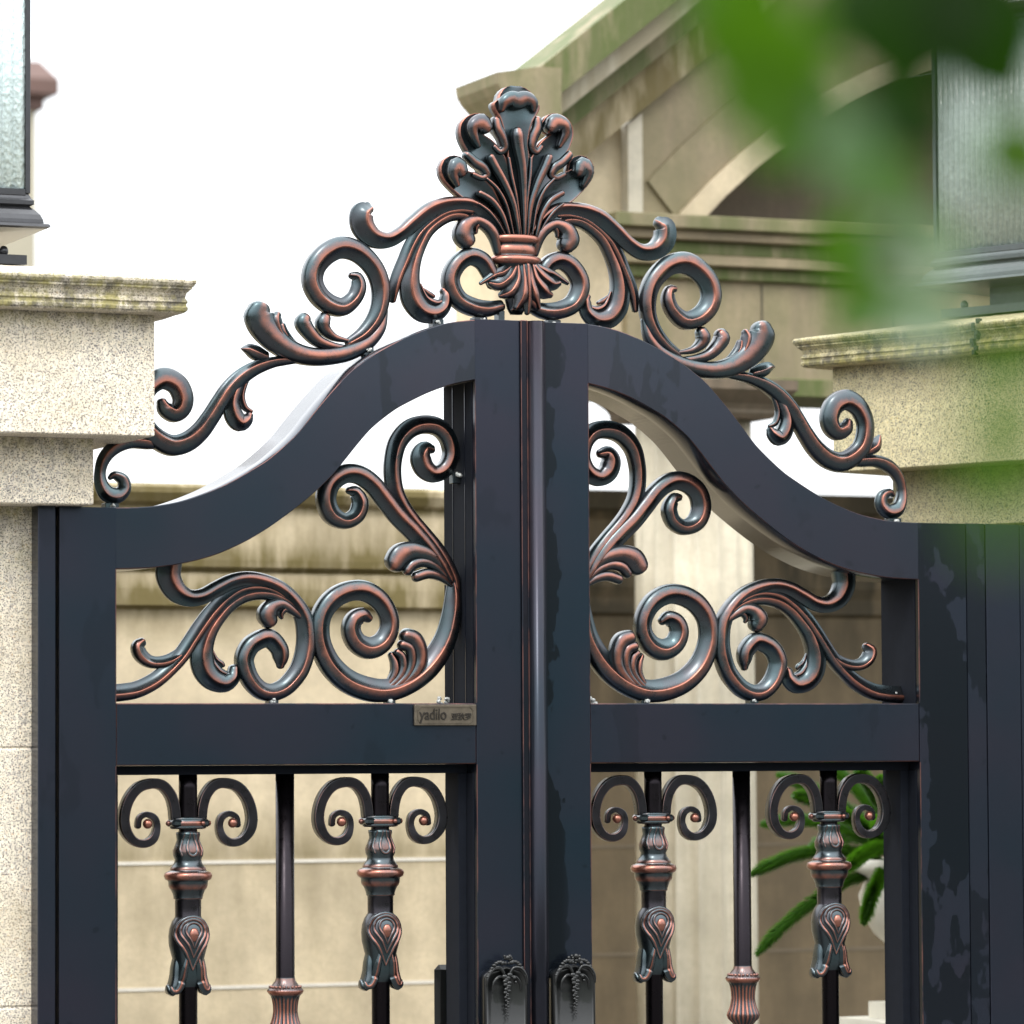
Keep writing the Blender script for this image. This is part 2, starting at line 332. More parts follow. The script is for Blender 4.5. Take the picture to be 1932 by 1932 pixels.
PANEL=[
 ('scroll','ridge',-0.05,0,[(-684,1952.7,45.3),(-685.7,1926.4,44.1),(-672.5,1901.3,39.2),(-648.3,1888.4,31.8),(-621.7,1890.9,29.4),(-593.9,1905.5,28.2),(-565.9,1919,26.9),(-535.6,1924.9,25.7),(-502.8,1919.7,26.9),(-472.3,1906.8,28.2),(-446.5,1884.9,29.4),(-427.7,1856.3,31.8),(-421.8,1825.3,33.1),(-423.1,1794.2,34.3),(-432.6,1763.2,34.3),(-448,1741,33.8),(-465.7,1725.5,33.1),(-486.8,1717.8,32.3),(-507.9,1721,32.3),(-526.1,1736.4,33.3),(-537.7,1758.4,34.3),(-540.5,1781.5,34.8),(-526,1805.2,34.3),(-496,1817,34.3),(-474.9,1799.5,31.8),(-470.3,1780.7,27.4),(-470.8,1766.4,14.7)]),
 ('scroll','ridge',-0.20,2,[(-439.4,1869.5,14.7),(-472.3,1899,17.1),(-509.9,1910.8,19.6),(-547.3,1906,20.8),(-577.6,1888,23.3),(-603.2,1863.6,25.7),(-624.1,1837.1,26.9),(-642.6,1810.6,26.9),(-661.1,1784.2,28.2),(-684.2,1760.1,28.2),(-711.7,1738.2,29.4),(-743.8,1722.8,30.6),(-773.5,1717.3,31.8),(-805.3,1715.1,31.8)]),
 ('scroll','ridge',-0.20,3,[(-640.3,1808.4,12.2),(-658.8,1790.8,19.6),(-681.9,1776.5,22),(-704.8,1771.4,22),(-723.2,1774.1,23.3),(-738.1,1786.1,25.7),(-742,1800.2,24.5),(-734.6,1807.9,17.1)]),
 ('scroll','ridge',0.10,0,[(-427.7,1849.6,12.2),(-448.8,1876,17.1),(-477,1892.3,20.8),(-509.9,1897.5,23.3),(-542.6,1891.7,24.5),(-570.6,1874.9,25.7),(-591.6,1852.7,26.9),(-607.9,1830.6,30.6),(-618.4,1806.4,35.5),(-622.5,1782.2,41.6),(-617.3,1758.1,41.6),(-602.2,1740.6,38),(-580.2,1734.1,33.1),(-563.9,1745.1,28.2),(-560.4,1759.4,22)]),
 ('leaf_lobe','ridge',0.00,-2,[(-605.6,1788.9,4.9),(-601,1771.4,11),(-589.4,1756,14.7),(-576.7,1750.6,12.2)]),
 ('leaf_lobe','ridge',0.00,-3,[(-602.1,1793.3,3.7),(-595.2,1778,7.3),(-585.9,1770.3,9.8),(-582.4,1765.9,8.3)]),
 ('leaf_lobe','round',0.00,-3,[(-427.7,1851.8,9.8),(-448.9,1867.2,17.1),(-470,1878,22),(-488.8,1873.4,29.4),(-497.8,1859,38),(-493.6,1846.9,29.4)]),
 ('leaf_lobe','ridge',0.00,-6,[(-430,1854,7.3),(-448.9,1868.3,12.2),(-465.3,1869.2,13.5),(-472.4,1860.3,12.2),(-470.1,1853.7,7.3)]),
 ('scroll','ridge',0.00,0,[(-171.2,2169,16.3),(-185.7,2170.1,27.8),(-193.9,2154.9,36.6),(-186.9,2134.1,36.6),(-167.5,2123.1,32),(-145.4,2133.5,31.4),(-133,2159.3,31.4),(-138.7,2189.3,32),(-158.1,2209.9,33.3),(-187.2,2214.6,34.3),(-216.2,2205.4,34.9),(-238.9,2180.9,33.3),(-248.6,2147.7,31.4),(-249.4,2114.7,30.7),(-243.1,2084.9,30),(-228.1,2058.3,28.4),(-208.9,2034.7,26.8),(-186.4,2011.1,26.1),(-164,1984.4,27.8),(-143.7,1954.7,27.8),(-129.6,1924.8,26.1),(-126.1,1897.9,19.6)]),
 ('scroll','ridge',0.00,0,[(-336.8,2089.1,13.1),(-324,2086.3,22.9),(-314.5,2065.7,30),(-322.6,2043.2,30),(-344.9,2032.4,29.4),(-370.3,2043.8,35.3),(-381.3,2070.4,36.9),(-373.3,2100.3,36.6),(-347.8,2118.6,35.9),(-319.1,2119.2,35.3),(-290.5,2101.9,34.3),(-265,2072.6,34.3),(-239.4,2043.1,34.3),(-210.6,2016.7,34.3),(-181.7,1987.1,34.3),(-157.6,1957.5,31),(-138.3,1927.7,24.5)]),
 ('leaf_lobe','round',0.00,-2,[(-135.1,1920.3,6.5),(-157.6,1956,19.6),(-181.8,1973.7,29.4),(-210.8,1979.2,35.3),(-234.9,1971.4,44.1),(-246.2,1957.8,40.8)]),
 ('leaf_lobe','round',0.00,-5,[(-136.7,1921.8,6.5),(-160.9,1947,14.7),(-187.7,1958.6,18.9),(-210.9,1955.3,21.2),(-223.8,1942.3,19.6)]),
 ('leaf_lobe','round',0.00,-4,[(-133.5,1915.8,8.2),(-157.7,1932,16.3),(-181.9,1937.7,19.6),(-206.1,1931.4,19.6)]),
 ('scroll','ridge',0.00,0,[(-131.8,1927.8,16.3),(-130.4,1897.8,27.8),(-133.8,1861.8,34.3),(-143.7,1822.7,39.2),(-161.6,1789.7,43.1),(-187.6,1759.7,44.7),(-221.4,1735.7,42.5),(-259.9,1722.3,42.5),(-298.2,1723.7,44.1),(-339.5,1738.4,43.1),(-371.1,1765,41.5),(-389.4,1797.5,39.2),(-395.6,1830,37.6),(-389.2,1862.6,36.9),(-367.6,1889.5,37.9),(-335.8,1904,37.9),(-304,1903.5,37.9),(-275.3,1885.9,35.9),(-258.8,1857.7,34),(-258.9,1830.9,34.3),(-274,1808.5,37.6),(-298,1799.4,40.8),(-321.8,1809.7,37.6),(-332.9,1831.9,35.3),(-327.1,1851.2,32.7),(-310.5,1859.7,27.8),(-297.8,1853.9,16.3)]),
 ('leaf_lobe','round',0.00,-4,[(-260,1719.3,9.8),(-224.6,1740.2,19.6),(-202.7,1765.6,25.5),(-199.3,1792.5,28.7),(-209.9,1814.8,32),(-225.9,1822.2,29.4)]),
 ('leaf_lobe','round',0.00,-7,[(-260,1719.3,8.2),(-227.8,1747.6,14.7),(-216.5,1774.5,18),(-220.5,1798.4,19.6),(-235.6,1805.7,19.6)]),
 ('leaf_lobe','round',0.00,-4,[(-272.7,1717.8,8.2),(-243.9,1741.6,14.7),(-232.6,1762.5,16.3),(-234.7,1783.4,16.3),(-243.7,1792.3,14.4)]),
 ('leaf_lobe','ridge',0.00,0,[(-269.5,1720.8,9.8),(-247,1750.6,19.6),(-245.3,1771.4,19.6),(-253.3,1787.8,13.1)]),
]
CREST=[
 ('scroll','ridge',-0.25,0,[(-297.3,2613.4,23.3),(-309.4,2603.8,40.4),(-307.5,2579.1,42.9),(-287.9,2559.2,36.3),(-259,2555.3,29.4),(-232.4,2568.8,27.4),(-205.6,2591.5,29.4),(-176.4,2613.9,30.6),(-147.1,2626.6,27.4),(-115.3,2631.2,24),(-88.3,2628.6,24.5),(-63.8,2614.9,24.5),(-39.3,2588.6,20.8),(-27.1,2568.6,14.7)]),
 ('scroll','ridge',-0.20,2,[(-88.4,2618.3,14.7),(-112.9,2619.5,17.1),(-142.3,2613.2,18.4),(-169.1,2597.6,20.1),(-196,2573.8,21.6),(-213.1,2547,22.5),(-225.3,2519.4,22.5),(-237.5,2491.8,22),(-244.4,2468.9,19.6),(-247.4,2444,12.2)]),
 ('scroll','ridge',0.10,0,[(-88.5,2602.4,14.7),(-108,2608.3,19.6),(-132.5,2606.1,22),(-157,2593.6,22.5),(-179,2574.5,23.8),(-193.7,2550.1,25),(-205.9,2522.4,28.2),(-212.8,2495,33.1),(-213.9,2470.1,38.7),(-207.5,2445.5,41.6),(-189.4,2425.8,39.2),(-165.1,2422.1,33.1),(-145.5,2436.4,25.7),(-141.8,2457,22),(-146.6,2465.9,14.7)]),
 ('leaf_lobe','ridge',0.00,-3,[(-194,2475.4,4.9),(-182,2451,9.8),(-165,2441.4,14.7),(-152.8,2444.1,10.8)]),
 ('leaf_lobe','round',0.00,-4,[(-186.8,2466.6,4.9),(-175.9,2458,9.3),(-167.4,2453.8,7.3)]),
 ('scroll','ridge',0.00,0,[(-330.2,2487,12.2),(-319.4,2484,20.8),(-315.8,2466.2,27.4),(-325.5,2444.5,29.4),(-348.3,2427.9,34.3),(-374.5,2432.6,36.7),(-395.9,2449.7,38),(-406.5,2473.9,39.2),(-401,2501,39.7),(-380.2,2524.7,41.1),(-352.2,2537.8,41.6),(-324,2533.8,39.2),(-300.1,2518.6,36.7),(-280.9,2494.6,34.8),(-272.1,2465.6,33.8),(-273.9,2434,31.4),(-286.1,2404.3,29.9),(-307.8,2378.8,26.9),(-334.2,2362.2,19.6)]),
 ('leaf_lobe','round',0.10,0,[(-264.3,2425.3,12.2),(-274.1,2391.2,20.8),(-298.2,2363.4,25.7),(-335.4,2344.2,30.6),(-377.2,2335,31.8),(-417.6,2334.9,34.3),(-453.1,2344.9,39.2),(-483.7,2365,46.5),(-504.4,2387.7,52.7),(-512.4,2407.5,53.9),(-511.9,2415.3,41.6)]),
 ('leaf_lobe','ridge',0.00,-4,[(-436.5,2343.2,9.8),(-457.8,2358.1,17.1),(-473.8,2379.9,20.8),(-478.9,2399.7,20.8),(-476.6,2408.7,14.7)]),
 ('leaf_lobe','ridge',0.00,-2,[(-427.1,2345.7,9.8),(-448.3,2358.4,15.9),(-462.5,2375.8,17.1),(-466.7,2389,13.7)]),
 ('leaf_lobe','round',0.00,-2,[(-331.8,2351.1,9.8),(-370,2354.3,16.2),(-398.5,2363.4,22.5),(-417.5,2380.7,27.4),(-426.9,2396,30.4),(-424.1,2403.9,24.5)]),
 ('leaf_lobe','round',0.00,-1,[(-336.5,2365.5,7.3),(-365.2,2371.3,14.7),(-383,2384.1,22.5),(-387.7,2396.2,27.4),(-384.1,2406.4,23.3)]),
 ('bud','ridge',0.00,4,[(-497.9,2332.3,19.6),(-514.4,2337.3,26.9),(-528.5,2343.5,22),(-537.8,2344.8,12.2),(-544.4,2345.2,2)]),
 ('scroll','ridge',0.35,0,[(-431.4,2326.4,9.8),(-462.1,2324.3,17.1),(-485.7,2320.7,20.8),(-518.7,2309.2,26.2),(-546.8,2291.7,29.9),(-570.2,2268.8,31.1),(-587.8,2244,31.1),(-605.3,2217,32.3),(-626.2,2190,34.8),(-651.7,2170.6,37.2),(-679.5,2164,38),(-704.8,2173.7,36.7),(-725.5,2193,34.3),(-734.7,2218,33.1),(-734.7,2244.3,33.1),(-720.9,2271.1,35.5),(-695.5,2285.5,39.7),(-670.1,2275.9,38.5),(-658.1,2253.1,37.2),(-660.9,2233.1,35.5),(-674.8,2221.8,31.8),(-692.1,2230.1,28.2),(-698.3,2242,18.4)]),
 ('scroll','ridge',0.30,0,[(-691,2163.1,9.8),(-723.2,2166.7,22),(-757.6,2168,23.5),(-787.4,2157.5,25),(-806.7,2137.4,22.5),(-814.3,2113.2,19.6),(-812.4,2091.4,23.3),(-801,2074.2,29.4),(-782.8,2071.2,28.2),(-769.1,2083.5,24),(-771.8,2099.9,21.1),(-787.4,2107.6,15.2),(-796,2102.6,8.3)]),
 ('bud','ridge',0.00,2,[(-732.4,2182.9,14.7),(-753,2195.5,26.9),(-762.2,2206.3,19.6),(-767.9,2217.1,7.3)]),
 ('leaf_lobe','ridge',0.10,0,[(-532.8,2298.8,9.8),(-546.8,2285,18.4),(-558.6,2264.7,24.5),(-565.1,2242.4,28.2),(-559.8,2220.4,33.1),(-548.1,2208.5,31.8),(-535.3,2215.5,24.5),(-530.1,2223.4,14.7)]),
 ('leaf_lobe','ridge',0.00,-3,[(-528.1,2298.9,7.3),(-539.8,2278.6,10.3),(-545.7,2256.2,11.8),(-539.9,2236.5,11.8),(-527,2229.7,7.3)]),
 ('scroll','ridge',0.00,0,[(-32,2441.5,22),(-57.9,2434.9,30.6),(-87.4,2437.2,33.8),(-115.4,2449.8,34.8),(-130.5,2474.2,34.8),(-130.4,2496.9,34.3),(-115.1,2520.2,33.8),(-91.8,2532.1,33.1),(-68.5,2524.4,32.3),(-52.6,2502.3,30.6),(-45.3,2482,24.5)]),
 ('leaf_lobe','round',0.00,-2,[(-37.6,2541.6,14.7),(-44.9,2571,22.5),(-59.5,2589.8,23.3),(-81.6,2599,22),(-101.3,2589.1,33.1),(-107,2571.7,42.1),(-101.4,2560.6,34.3)]),
 ('leaf_lobe','ridge',0.00,-6,[(-57.1,2592.1,9.8),(-71.8,2596.1,12.2),(-82.9,2587.6,12.2),(-84.2,2577.3,9.8)]),
]
FIN=[
 ('petal','petal',0.00,2,[(8.3,2566.4,14.7),(7.4,2618.9,22),(5.2,2664.5,31.8),(2.2,2710.1,41.6),(-0.6,2742,41.6),(-2.4,2764.7,49),(-3.3,2780.7,58.8),(-3.7,2794.4,69.8),(-3.6,2810.4,89.4),(-3.6,2820.7,91.9),(-3.5,2826.5,73.5)]),
 ('petal','petal',0.00,15,[(7.1,2573.2,14.7),(4.9,2618.8,56.3),(1.9,2664.3,98),(-0.8,2700.8,102.9),(-1.7,2719,80.8)]),
 ('petal','petal',0.00,6,[(-4.1,2568.2,9.8),(-14.9,2617.9,26.9),(-28.2,2662.9,41.6),(-45.2,2698.6,53.9),(-64.7,2725,56.3),(-84.3,2744.5,46.5),(-96,2762.1,39.2),(-93.9,2775.9,36.7),(-77.9,2782.4,36.7),(-66.9,2776.2,29.4)]),
 ('petal','petal',0.00,6,[(21.1,2569.3,9.8),(27.4,2619.8,26.9),(36.5,2666,41.6),(50.3,2703.3,53.9),(67.5,2731.7,56.3),(85.4,2753.3,46.5),(95.6,2772.2,39.2),(92.3,2785.8,36.7),(75.5,2790.6,36.7),(65,2783.2,29.4)]),
 ('petal','petal',0.00,10,[(-16.4,2567.7,12.2),(-33.4,2605.7,29.4),(-57.9,2636.5,46.5),(-87.2,2657.8,56.3),(-114,2672.5,46.5),(-131.1,2686.4,40.4),(-132.2,2697.7,39.2),(-120.7,2700.6,36.7),(-114.4,2691.8,29.4)]),
 ('petal','petal',0.00,10,[(33.5,2569.8,12.2),(47.1,2609.3,29.4),(68.8,2642.3,46.5),(96.5,2666.5,56.3),(122.4,2683.9,46.5),(138.4,2699.6,40.4),(138.6,2711.1,39.2),(126.6,2712.8,36.7),(121,2703.3,29.4)]),
 ('petal','petal',0.00,12,[(-23.8,2565.1,12.2),(-43.3,2593.8,26.9),(-67.8,2613.2,29.4),(-94.7,2625.7,17.1)]),
 ('petal','petal',0.00,12,[(41.2,2567.8,12.2),(58.1,2598.3,26.9),(81,2619.9,29.4),(107.1,2634.9,17.1)]),
 ('curl','round',0.00,-9,[(-81.9,2737.8,9.8),(-94,2759.9,19.6),(-92.7,2774.8,26.9),(-76.7,2780.2,36.7),(-68.2,2772.7,26.9)]),
 ('curl','round',0.00,-9,[(83.6,2746.3,9.8),(93.8,2769.8,19.6),(91.1,2784.6,26.9),(74.5,2788.3,36.7),(66.5,2779.8,26.9)]),
 ('curl','round',0.00,-7,[(-123.9,2662.9,9.8),(-133.5,2682.9,22),(-124.9,2696.9,36.7),(-117.6,2688.2,26.9)]),
 ('curl','round',0.00,-7,[(133.3,2675.2,9.8),(141.3,2696.3,22),(131.2,2709.6,36.7),(124.6,2700.1,26.9)]),
 ('curl','round',0.00,-12,[(-36,2808.2,12.2),(-32.2,2820.8,23.3),(-18.6,2829.1,29.4),(-3.8,2826.5,33.1),(11.8,2830.8,29.4),(25.2,2823.9,23.3),(28.6,2811.7,12.2)]),
 ('curl','round',0.00,-2,[(-43.5,2791.1,14.7),(-41.1,2774.1,19.6),(-31.3,2756.4,19.6),(-26.5,2738.3,16.2),(-36.4,2729.8,12.2),(-47.5,2739.5,9.8)]),
 ('curl','round',0.00,-2,[(40,2795.6,14.7),(39.2,2778.4,19.6),(31,2759.6,19.6),(27.9,2741.1,16.2),(38.6,2733.6,12.2),(48.8,2744.5,9.8)]),
 ('curl','round',0.00,-1,[(-102.8,2721.9,14.7),(-86.9,2707.9,18.1),(-69.8,2698.5,18.1),(-62,2685.2,15.2),(-72.4,2679,12.2),(-89.5,2685,10.8)]),
 ('curl','round',0.00,-1,[(106.3,2732.5,14.7),(91.5,2716.8,18.1),(75.1,2705.7,18.1),(68.5,2691.6,15.2),(79.5,2686.4,12.2),(96.3,2694.1,10.8)]),
 ('rib','round',0.00,-10,[(9.5,2568.8,3.9),(8.7,2641.8,10.3),(6.1,2698.8,17.1),(-1.8,2741.9,22.5),(-4.2,2762.4,24.5),(-4.6,2769.2,19.6)]),
 ('rib','round',0.00,-8,[(-0.3,2572.9,4.4),(-10.6,2627.2,11),(-28.2,2667.5,14.7),(-47.7,2699.6,17.1),(-57.4,2717.4,16.2)]),
 ('rib','round',0.00,-8,[(17,2573.7,4.4),(22.3,2628.7,11),(36.1,2670.5,14.7),(52.7,2704.6,17.1),(60.8,2723.3,16.2)]),
 ('rib','round',0.00,-5,[(-18.8,2572.1,4.9),(-33.4,2610.2,9.8),(-54.2,2636.6,12.2),(-78.7,2649.6,12.2)]),
 ('rib','round',0.00,-5,[(35.6,2574.5,4.9),(46.6,2613.8,9.8),(65.1,2642.1,12.2),(88.6,2657.4,12.2)]),
 ('rib','round',0.00,-8,[(3.9,2575.4,2.9),(-5.6,2641.2,5.9),(-15.7,2686.3,7.3),(-21,2718.1,5.9)]),
 ('rib','round',0.00,-8,[(12.6,2575.7,2.9),(16,2642.2,5.9),(21.9,2688.2,7.3),(24.2,2720.3,5.9)]),
 ('rib','round',0.00,-7,[(-10.9,2574.7,2.9),(-24.7,2626.6,5.4),(-43,2657.7,6.9),(-65,2677.1,5.4)]),
 ('rib','round',0.00,-7,[(27.4,2576.4,2.9),(36.4,2629.4,5.4),(51.9,2662.1,6.9),(72.2,2683.7,5.4)]),
 ('rib','round',0.00,-3,[(-26.2,2574.1,2.9),(-40.9,2596.2,4.9),(-60.4,2617,6.4),(-80,2629.7,5.4)]),
 ('rib','round',0.00,-3,[(42.8,2577,2.9),(55.4,2600.5,4.9),(73.2,2623,6.4),(91.8,2637.6,5.4)]),
 ('tuft','ridge',0.00,0,[(-9.3,2513.2,17.1),(-21.7,2494.5,24.5),(-41.5,2480.1,24.5),(-57.5,2481.8,12.2)]),
 ('tuft','ridge',0.00,0,[(31.5,2514.9,17.1),(45.7,2497.2,24.5),(66.9,2484.3,24.5),(82.8,2487.2,12.2)]),
 ('tuft','ridge',0.00,-3,[(-4.4,2515.7,12.2),(-7,2490.5,22),(-21.9,2467.2,26.9),(-36.7,2459.8,12.2)]),
 ('tuft','ridge',0.00,-3,[(26.3,2517,12.2),(31.2,2492,22),(48.3,2469.9,26.9),(63.9,2463.6,12.2)]),
 ('tuft','ridge',0.00,2,[(-16.7,2515.2,12.2),(-34,2503.1,19.6),(-48.8,2498,14.7),(-75.9,2481,7.3)]),
 ('tuft','ridge',0.00,2,[(38.7,2517.5,12.2),(57.2,2506.8,19.6),(72.5,2502.8,14.7),(101.5,2487.9,7.3)]),
 ('tuft','ridge',0.00,-6,[(5.5,2516.1,12.2),(5.3,2486.5,22),(1.5,2459,26.9),(-7.3,2438.2,12.2)]),
 ('tuft','ridge',0.00,-6,[(16.4,2516.6,12.2),(19.3,2487,22),(25.7,2459.9,26.9),(36.4,2439.7,12.2)]),
 ('tuft','ridge',0.00,-9,[(12.4,2516.4,14.7),(13.2,2482.2,19.6),(13.8,2448,17.1),(13.6,2427.5,9.8)]),
 ('tuft','round',0.00,2,[(2.7,2459,24.5),(-2.3,2442.9,22),(-12.2,2433.4,4.9)]),
 ('tuft','round',0.00,2,[(24.5,2459.8,24.5),(31,2444.1,22),(41.8,2435.4,4.9)]),
]
# ------------------------------------------------------------------ the setting
g = MB(); s_ = 200
for a in ((-s_, -s_), (s_, -s_), (s_, s_), (-s_, s_)): g.vert((a[0], a[1], 0))
g.face((0, 1, 2, 3), smooth=False)
tag(g.build('ground', m_simple('wet_grey_paving', (0.07, 0.067, 0.062), 0.55, 0, 3, 0.35)), kind='structure')
hl = MB(); R = []  # unseen bank added behind the camera to darken reflections in the gate metal
for i in range(41):
    x = -40+i*2.0; ring = []
    for k, (yy, zz) in enumerate(((-15, 0), (-15.6, 2.0), (-17, 3.2), (-20, 4.0), (-30, 5.0))):
        ring.append(hl.vert((x, yy+mnoise.noise(Vector((x*.5, k, 0)))*.8, max(0, zz*(1+.35*mnoise.noise(Vector((x*.33, k*.4, 3))))))))
    R.append(ring)
hl.rings(R, close=False, caps=False)
tag(hl.build('added_unseen_bank', m_simple('dark_bank_for_reflections', (0.035, 0.05, 0.02), 0.8, 0, 4, 0.5)), kind='structure')

# ------------------------------------------------------------------ gate leaves
TOP = [(-913,2045),(-860,2045),(-809,2045),(-765,2046.5),(-728,2050.5),(-675,2062),(-607,2088),(-545,2122),(-512,2144),(-465,2185),(-432,2224),(-399,2262),(-360,2302),(-336,2320),(-304,2341),(-256,2366),(-215,2383),(-171,2397),(-128,2404),(-92,2406),(-21,2407)]
BOT = [(-808.4,1935.5),(-765,1937),(-728,1940),(-673,1949),(-625,1962),(-583,1979),(-544,1999),(-500,2027),(-442,2070),(-400,2108),(-375,2136),(-342,2175),(-316,2202),(-278,2231),(-250,2247),(-206,2268),(-160,2284),(-114.6,2294)]
def resamp(C, n):
    c = crom([(a, b, 0) for a, b in C], 4); L = [0]
    for a, b in zip(c, c[1:]): L.append(L[-1]+math.hypot(b[0]-a[0], b[1]-a[1]))
    o = []; j = 0
    for i in range(n):
        t = L[-1]*i/(n-1)
        while j < len(L)-2 and L[j+1] < t: j += 1
        k = (t-L[j])/((L[j+1]-L[j]) or 1); o.append((c[j][0]+(c[j+1][0]-c[j][0])*k, c[j][1]+(c[j+1][1]-c[j][1])*k))
    return o
TOPC = crom([(a, b, 0) for a, b in TOP], 6)
def topz(x):
    for a, b in zip(TOPC, TOPC[1:]):
        if a[0] <= x <= b[0]: return a[1]+(b[1]-a[1])*(x-a[0])/((b[0]-a[0]) or 1)
    return TOPC[-1][1]
def make_leaf(m, name, label):
    """m=False left leaf, True its mirror image"""
    sx = -1 if m else 1
    rx = sx*-0.92; root = (rx, 0.076, 0)
    leaf = empty(name, root, label, 'gate', 'leaves of the double gate')
    def B(mb, nm, mats, parent=leaf): return mb.build(nm, mats, parent, root)
    D = 152; CH = 1.5
    def bx(mb, x0, x1, y0, y1, z0, z1, bev=0.0018, wet=0.0, mi=0, emi=1):
        a, b = sorted((sx*x0, sx*x1)); mb.box((a/1000, y0/1000, z0/1000), (b/1000, y1/1000, z1/1000), mi, bev, emi, wet=wet)
    # arched top rail: swept box section with chamfered, copper-rubbed front edges
    ar = MB()
    A = [(x, z) for x, z, _ in crom([(a, b, 0) for a, b in TOP], 7)]
    BB = resamp(BOT, 90)
    def par(pts):
        return pts
    tl = resamp(TOP[2:-2]+[(-114.6, 2405.2)], 90)
    R = []
    for (tx, tz), (bx_, bz) in zip(tl, BB):
        dx, dz = bx_-tx, bz-tz; L = math.hypot(dx, dz); dx /= L; dz /= L
        ring = [(tx, D, tz), (tx, CH, tz), (tx+dx*CH, 0, tz+dz*CH), (bx_-dx*CH, 0, bz-dz*CH), (bx_, CH, bz), (bx_, D, bz)]
        R.append([ar.vert((sx*p[0]/1000, p[1]/1000, p[2]/1000), wet=0.42 if i_ > 66 else 0.0) for i_, p in [(len(R), q) for q in ring]])
    n = 6
    for i, (a, b) in enumerate(zip(R, R[1:])):
        for j in range(n):
            k = (j+1) % n; q = [a[j], b[j], b[k], a[k]]
            mi = 1 if j in (1, 3) else 0
            sm = j in (0, 4, 5)
            ar.face(q if m else q[::-1], mi, sm)
    B(ar, 'arched_rail', [FRAMEC, EDGE])
    # stiles
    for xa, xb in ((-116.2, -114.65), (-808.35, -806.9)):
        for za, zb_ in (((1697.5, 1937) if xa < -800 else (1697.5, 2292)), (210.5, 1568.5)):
            ins = MB(); bx(ins, xa, xb, 14, 150, za, zb_, 0); B(ins, 'dark_reflection_panel', [SUBF])  # added thin panel; its near-black colour stands in for dark reflections
    st = MB(); bx(st, -913, -808.4, 0, D, 40, 2045, .0005, emi=0, wet=(.62 if m else 0.1))
    for z0_, z1_ in ((212, 1585), (1698, 1936)): bx(st, -809.6, -808.1, -.3, 1.5, z0_, z1_, 0, mi=1)
    B(st, 'hinge_stile', [FRAME, EDGE])
    st = MB()
    bx(st, -114.6, -24.4 if not m else -27, 0, D, 40, 2407-(0 if not m else 1), .0005, emi=0, wet=0.75 if m else 0.05)
    for z0_, z1_ in ((212, 1585), (1698, 2294)): bx(st, -114.9, -113.4, -.3, 1.5, z0_, z1_, 0, mi=1)
    # fine grooves on the inner side of the stile
    for y_ in (45, 104): bx(st, -117.2, -116, y_, y_+2.5, 1699, 2290, 0, mi=0)
    if m:
        for i_ in range(len(st.v)): st.a['wet'][i_] = 1.25 if st.v[i_][0] < .07 else -.55
    B(st, 'meeting_stile', [FRAME, EDGE, SUBF])

    # the two ends of the arch that run flat over the stiles are part of the stiles; fill the head
    rl = MB(); bx(rl, -808.4, -114.6, 1.2, D-1.2, 1585.8, 1697); B(rl, 'lock_rail', [FRAME, EDGE])
    rl = MB(); bx(rl, -808.4, -114.6, 1.2, D-1.2, 90, 210); B(rl, 'bottom_rail', [FRAME, EDGE])
    sf = MB()
    bx(sf, -808.2, -114.8, 46, 108, 1569, 1585.5, 0.0008, emi=0)
    bx(sf, -806.8, -790, 46, 108, 212, 1568.8, 0.0008, emi=0); bx(sf, -132.5, -116.4, 46, 108, 212, 1568.8, 0.0008, emi=0)
    B(sf, 'inner_channel', [SUBF])
    # scrollwork
    for data, nm in ((PANEL, 'panel'), (CREST, 'crest')):
        bunch = {}
        for i, (n_, k, r, yo, p) in enumerate(data):
            mb = MB(); stroke(mb, p, k, r, 75, yo+(i % 3)*.35, mirror=m)
            B(mb, {'scroll': 'scroll', 'leaf_lobe': 'acanthus_lobe', 'bud': 'bud'}[n_], [PAT])
    # lugs and welds that fix the scrollwork
    def lug(x0, x1, y0, y1, z0, z1):
        lg = MB(); bx(lg, x0, x1, y0, y1, z0, z1, .001, emi=0); B(lg, 'fixing_lug', [PAT])
    def bead(c, r, n):
        wd = MB(); weld(wd, c, r, n); B(wd, 'weld_bead', [WELD])
    for x, z, w_ in [(-257, 1697, 16), (-487, 1697, 18)]+[(x, topz(x), w_) for x, w_ in ((-161, 22), (-75, 26), (-300, 20), (-795, 26))]:
        lug(x-w_/2, x+w_/2, 64, 88, z-4, z+(9 if z < 1800 else 12)); bead((sx*x, 62, z+5), 5, 5)
    for x, z in ((-124, 2117), (-124, 1893)):
        lug(x-8, x+9.2, 68, 86, z-11, z+11); bead((sx*(x+3), 66, z+6), 5, 6)
    bead((sx*-150, 76, 1700), 14, 12)
    if m: bead((sx*-800, 72, 1712), 10, 12)
    return leaf, root, B, bx

left, rootL, BL, bxL = make_leaf(False, 'gate_leaf', 'left leaf of the dark arched gate, carrying the shell finial and small brass plate')
right, rootR, BR, bxR = make_leaf(True, 'gate_leaf', 'right leaf of the dark arched gate, with half round cover strip down its meeting edge')
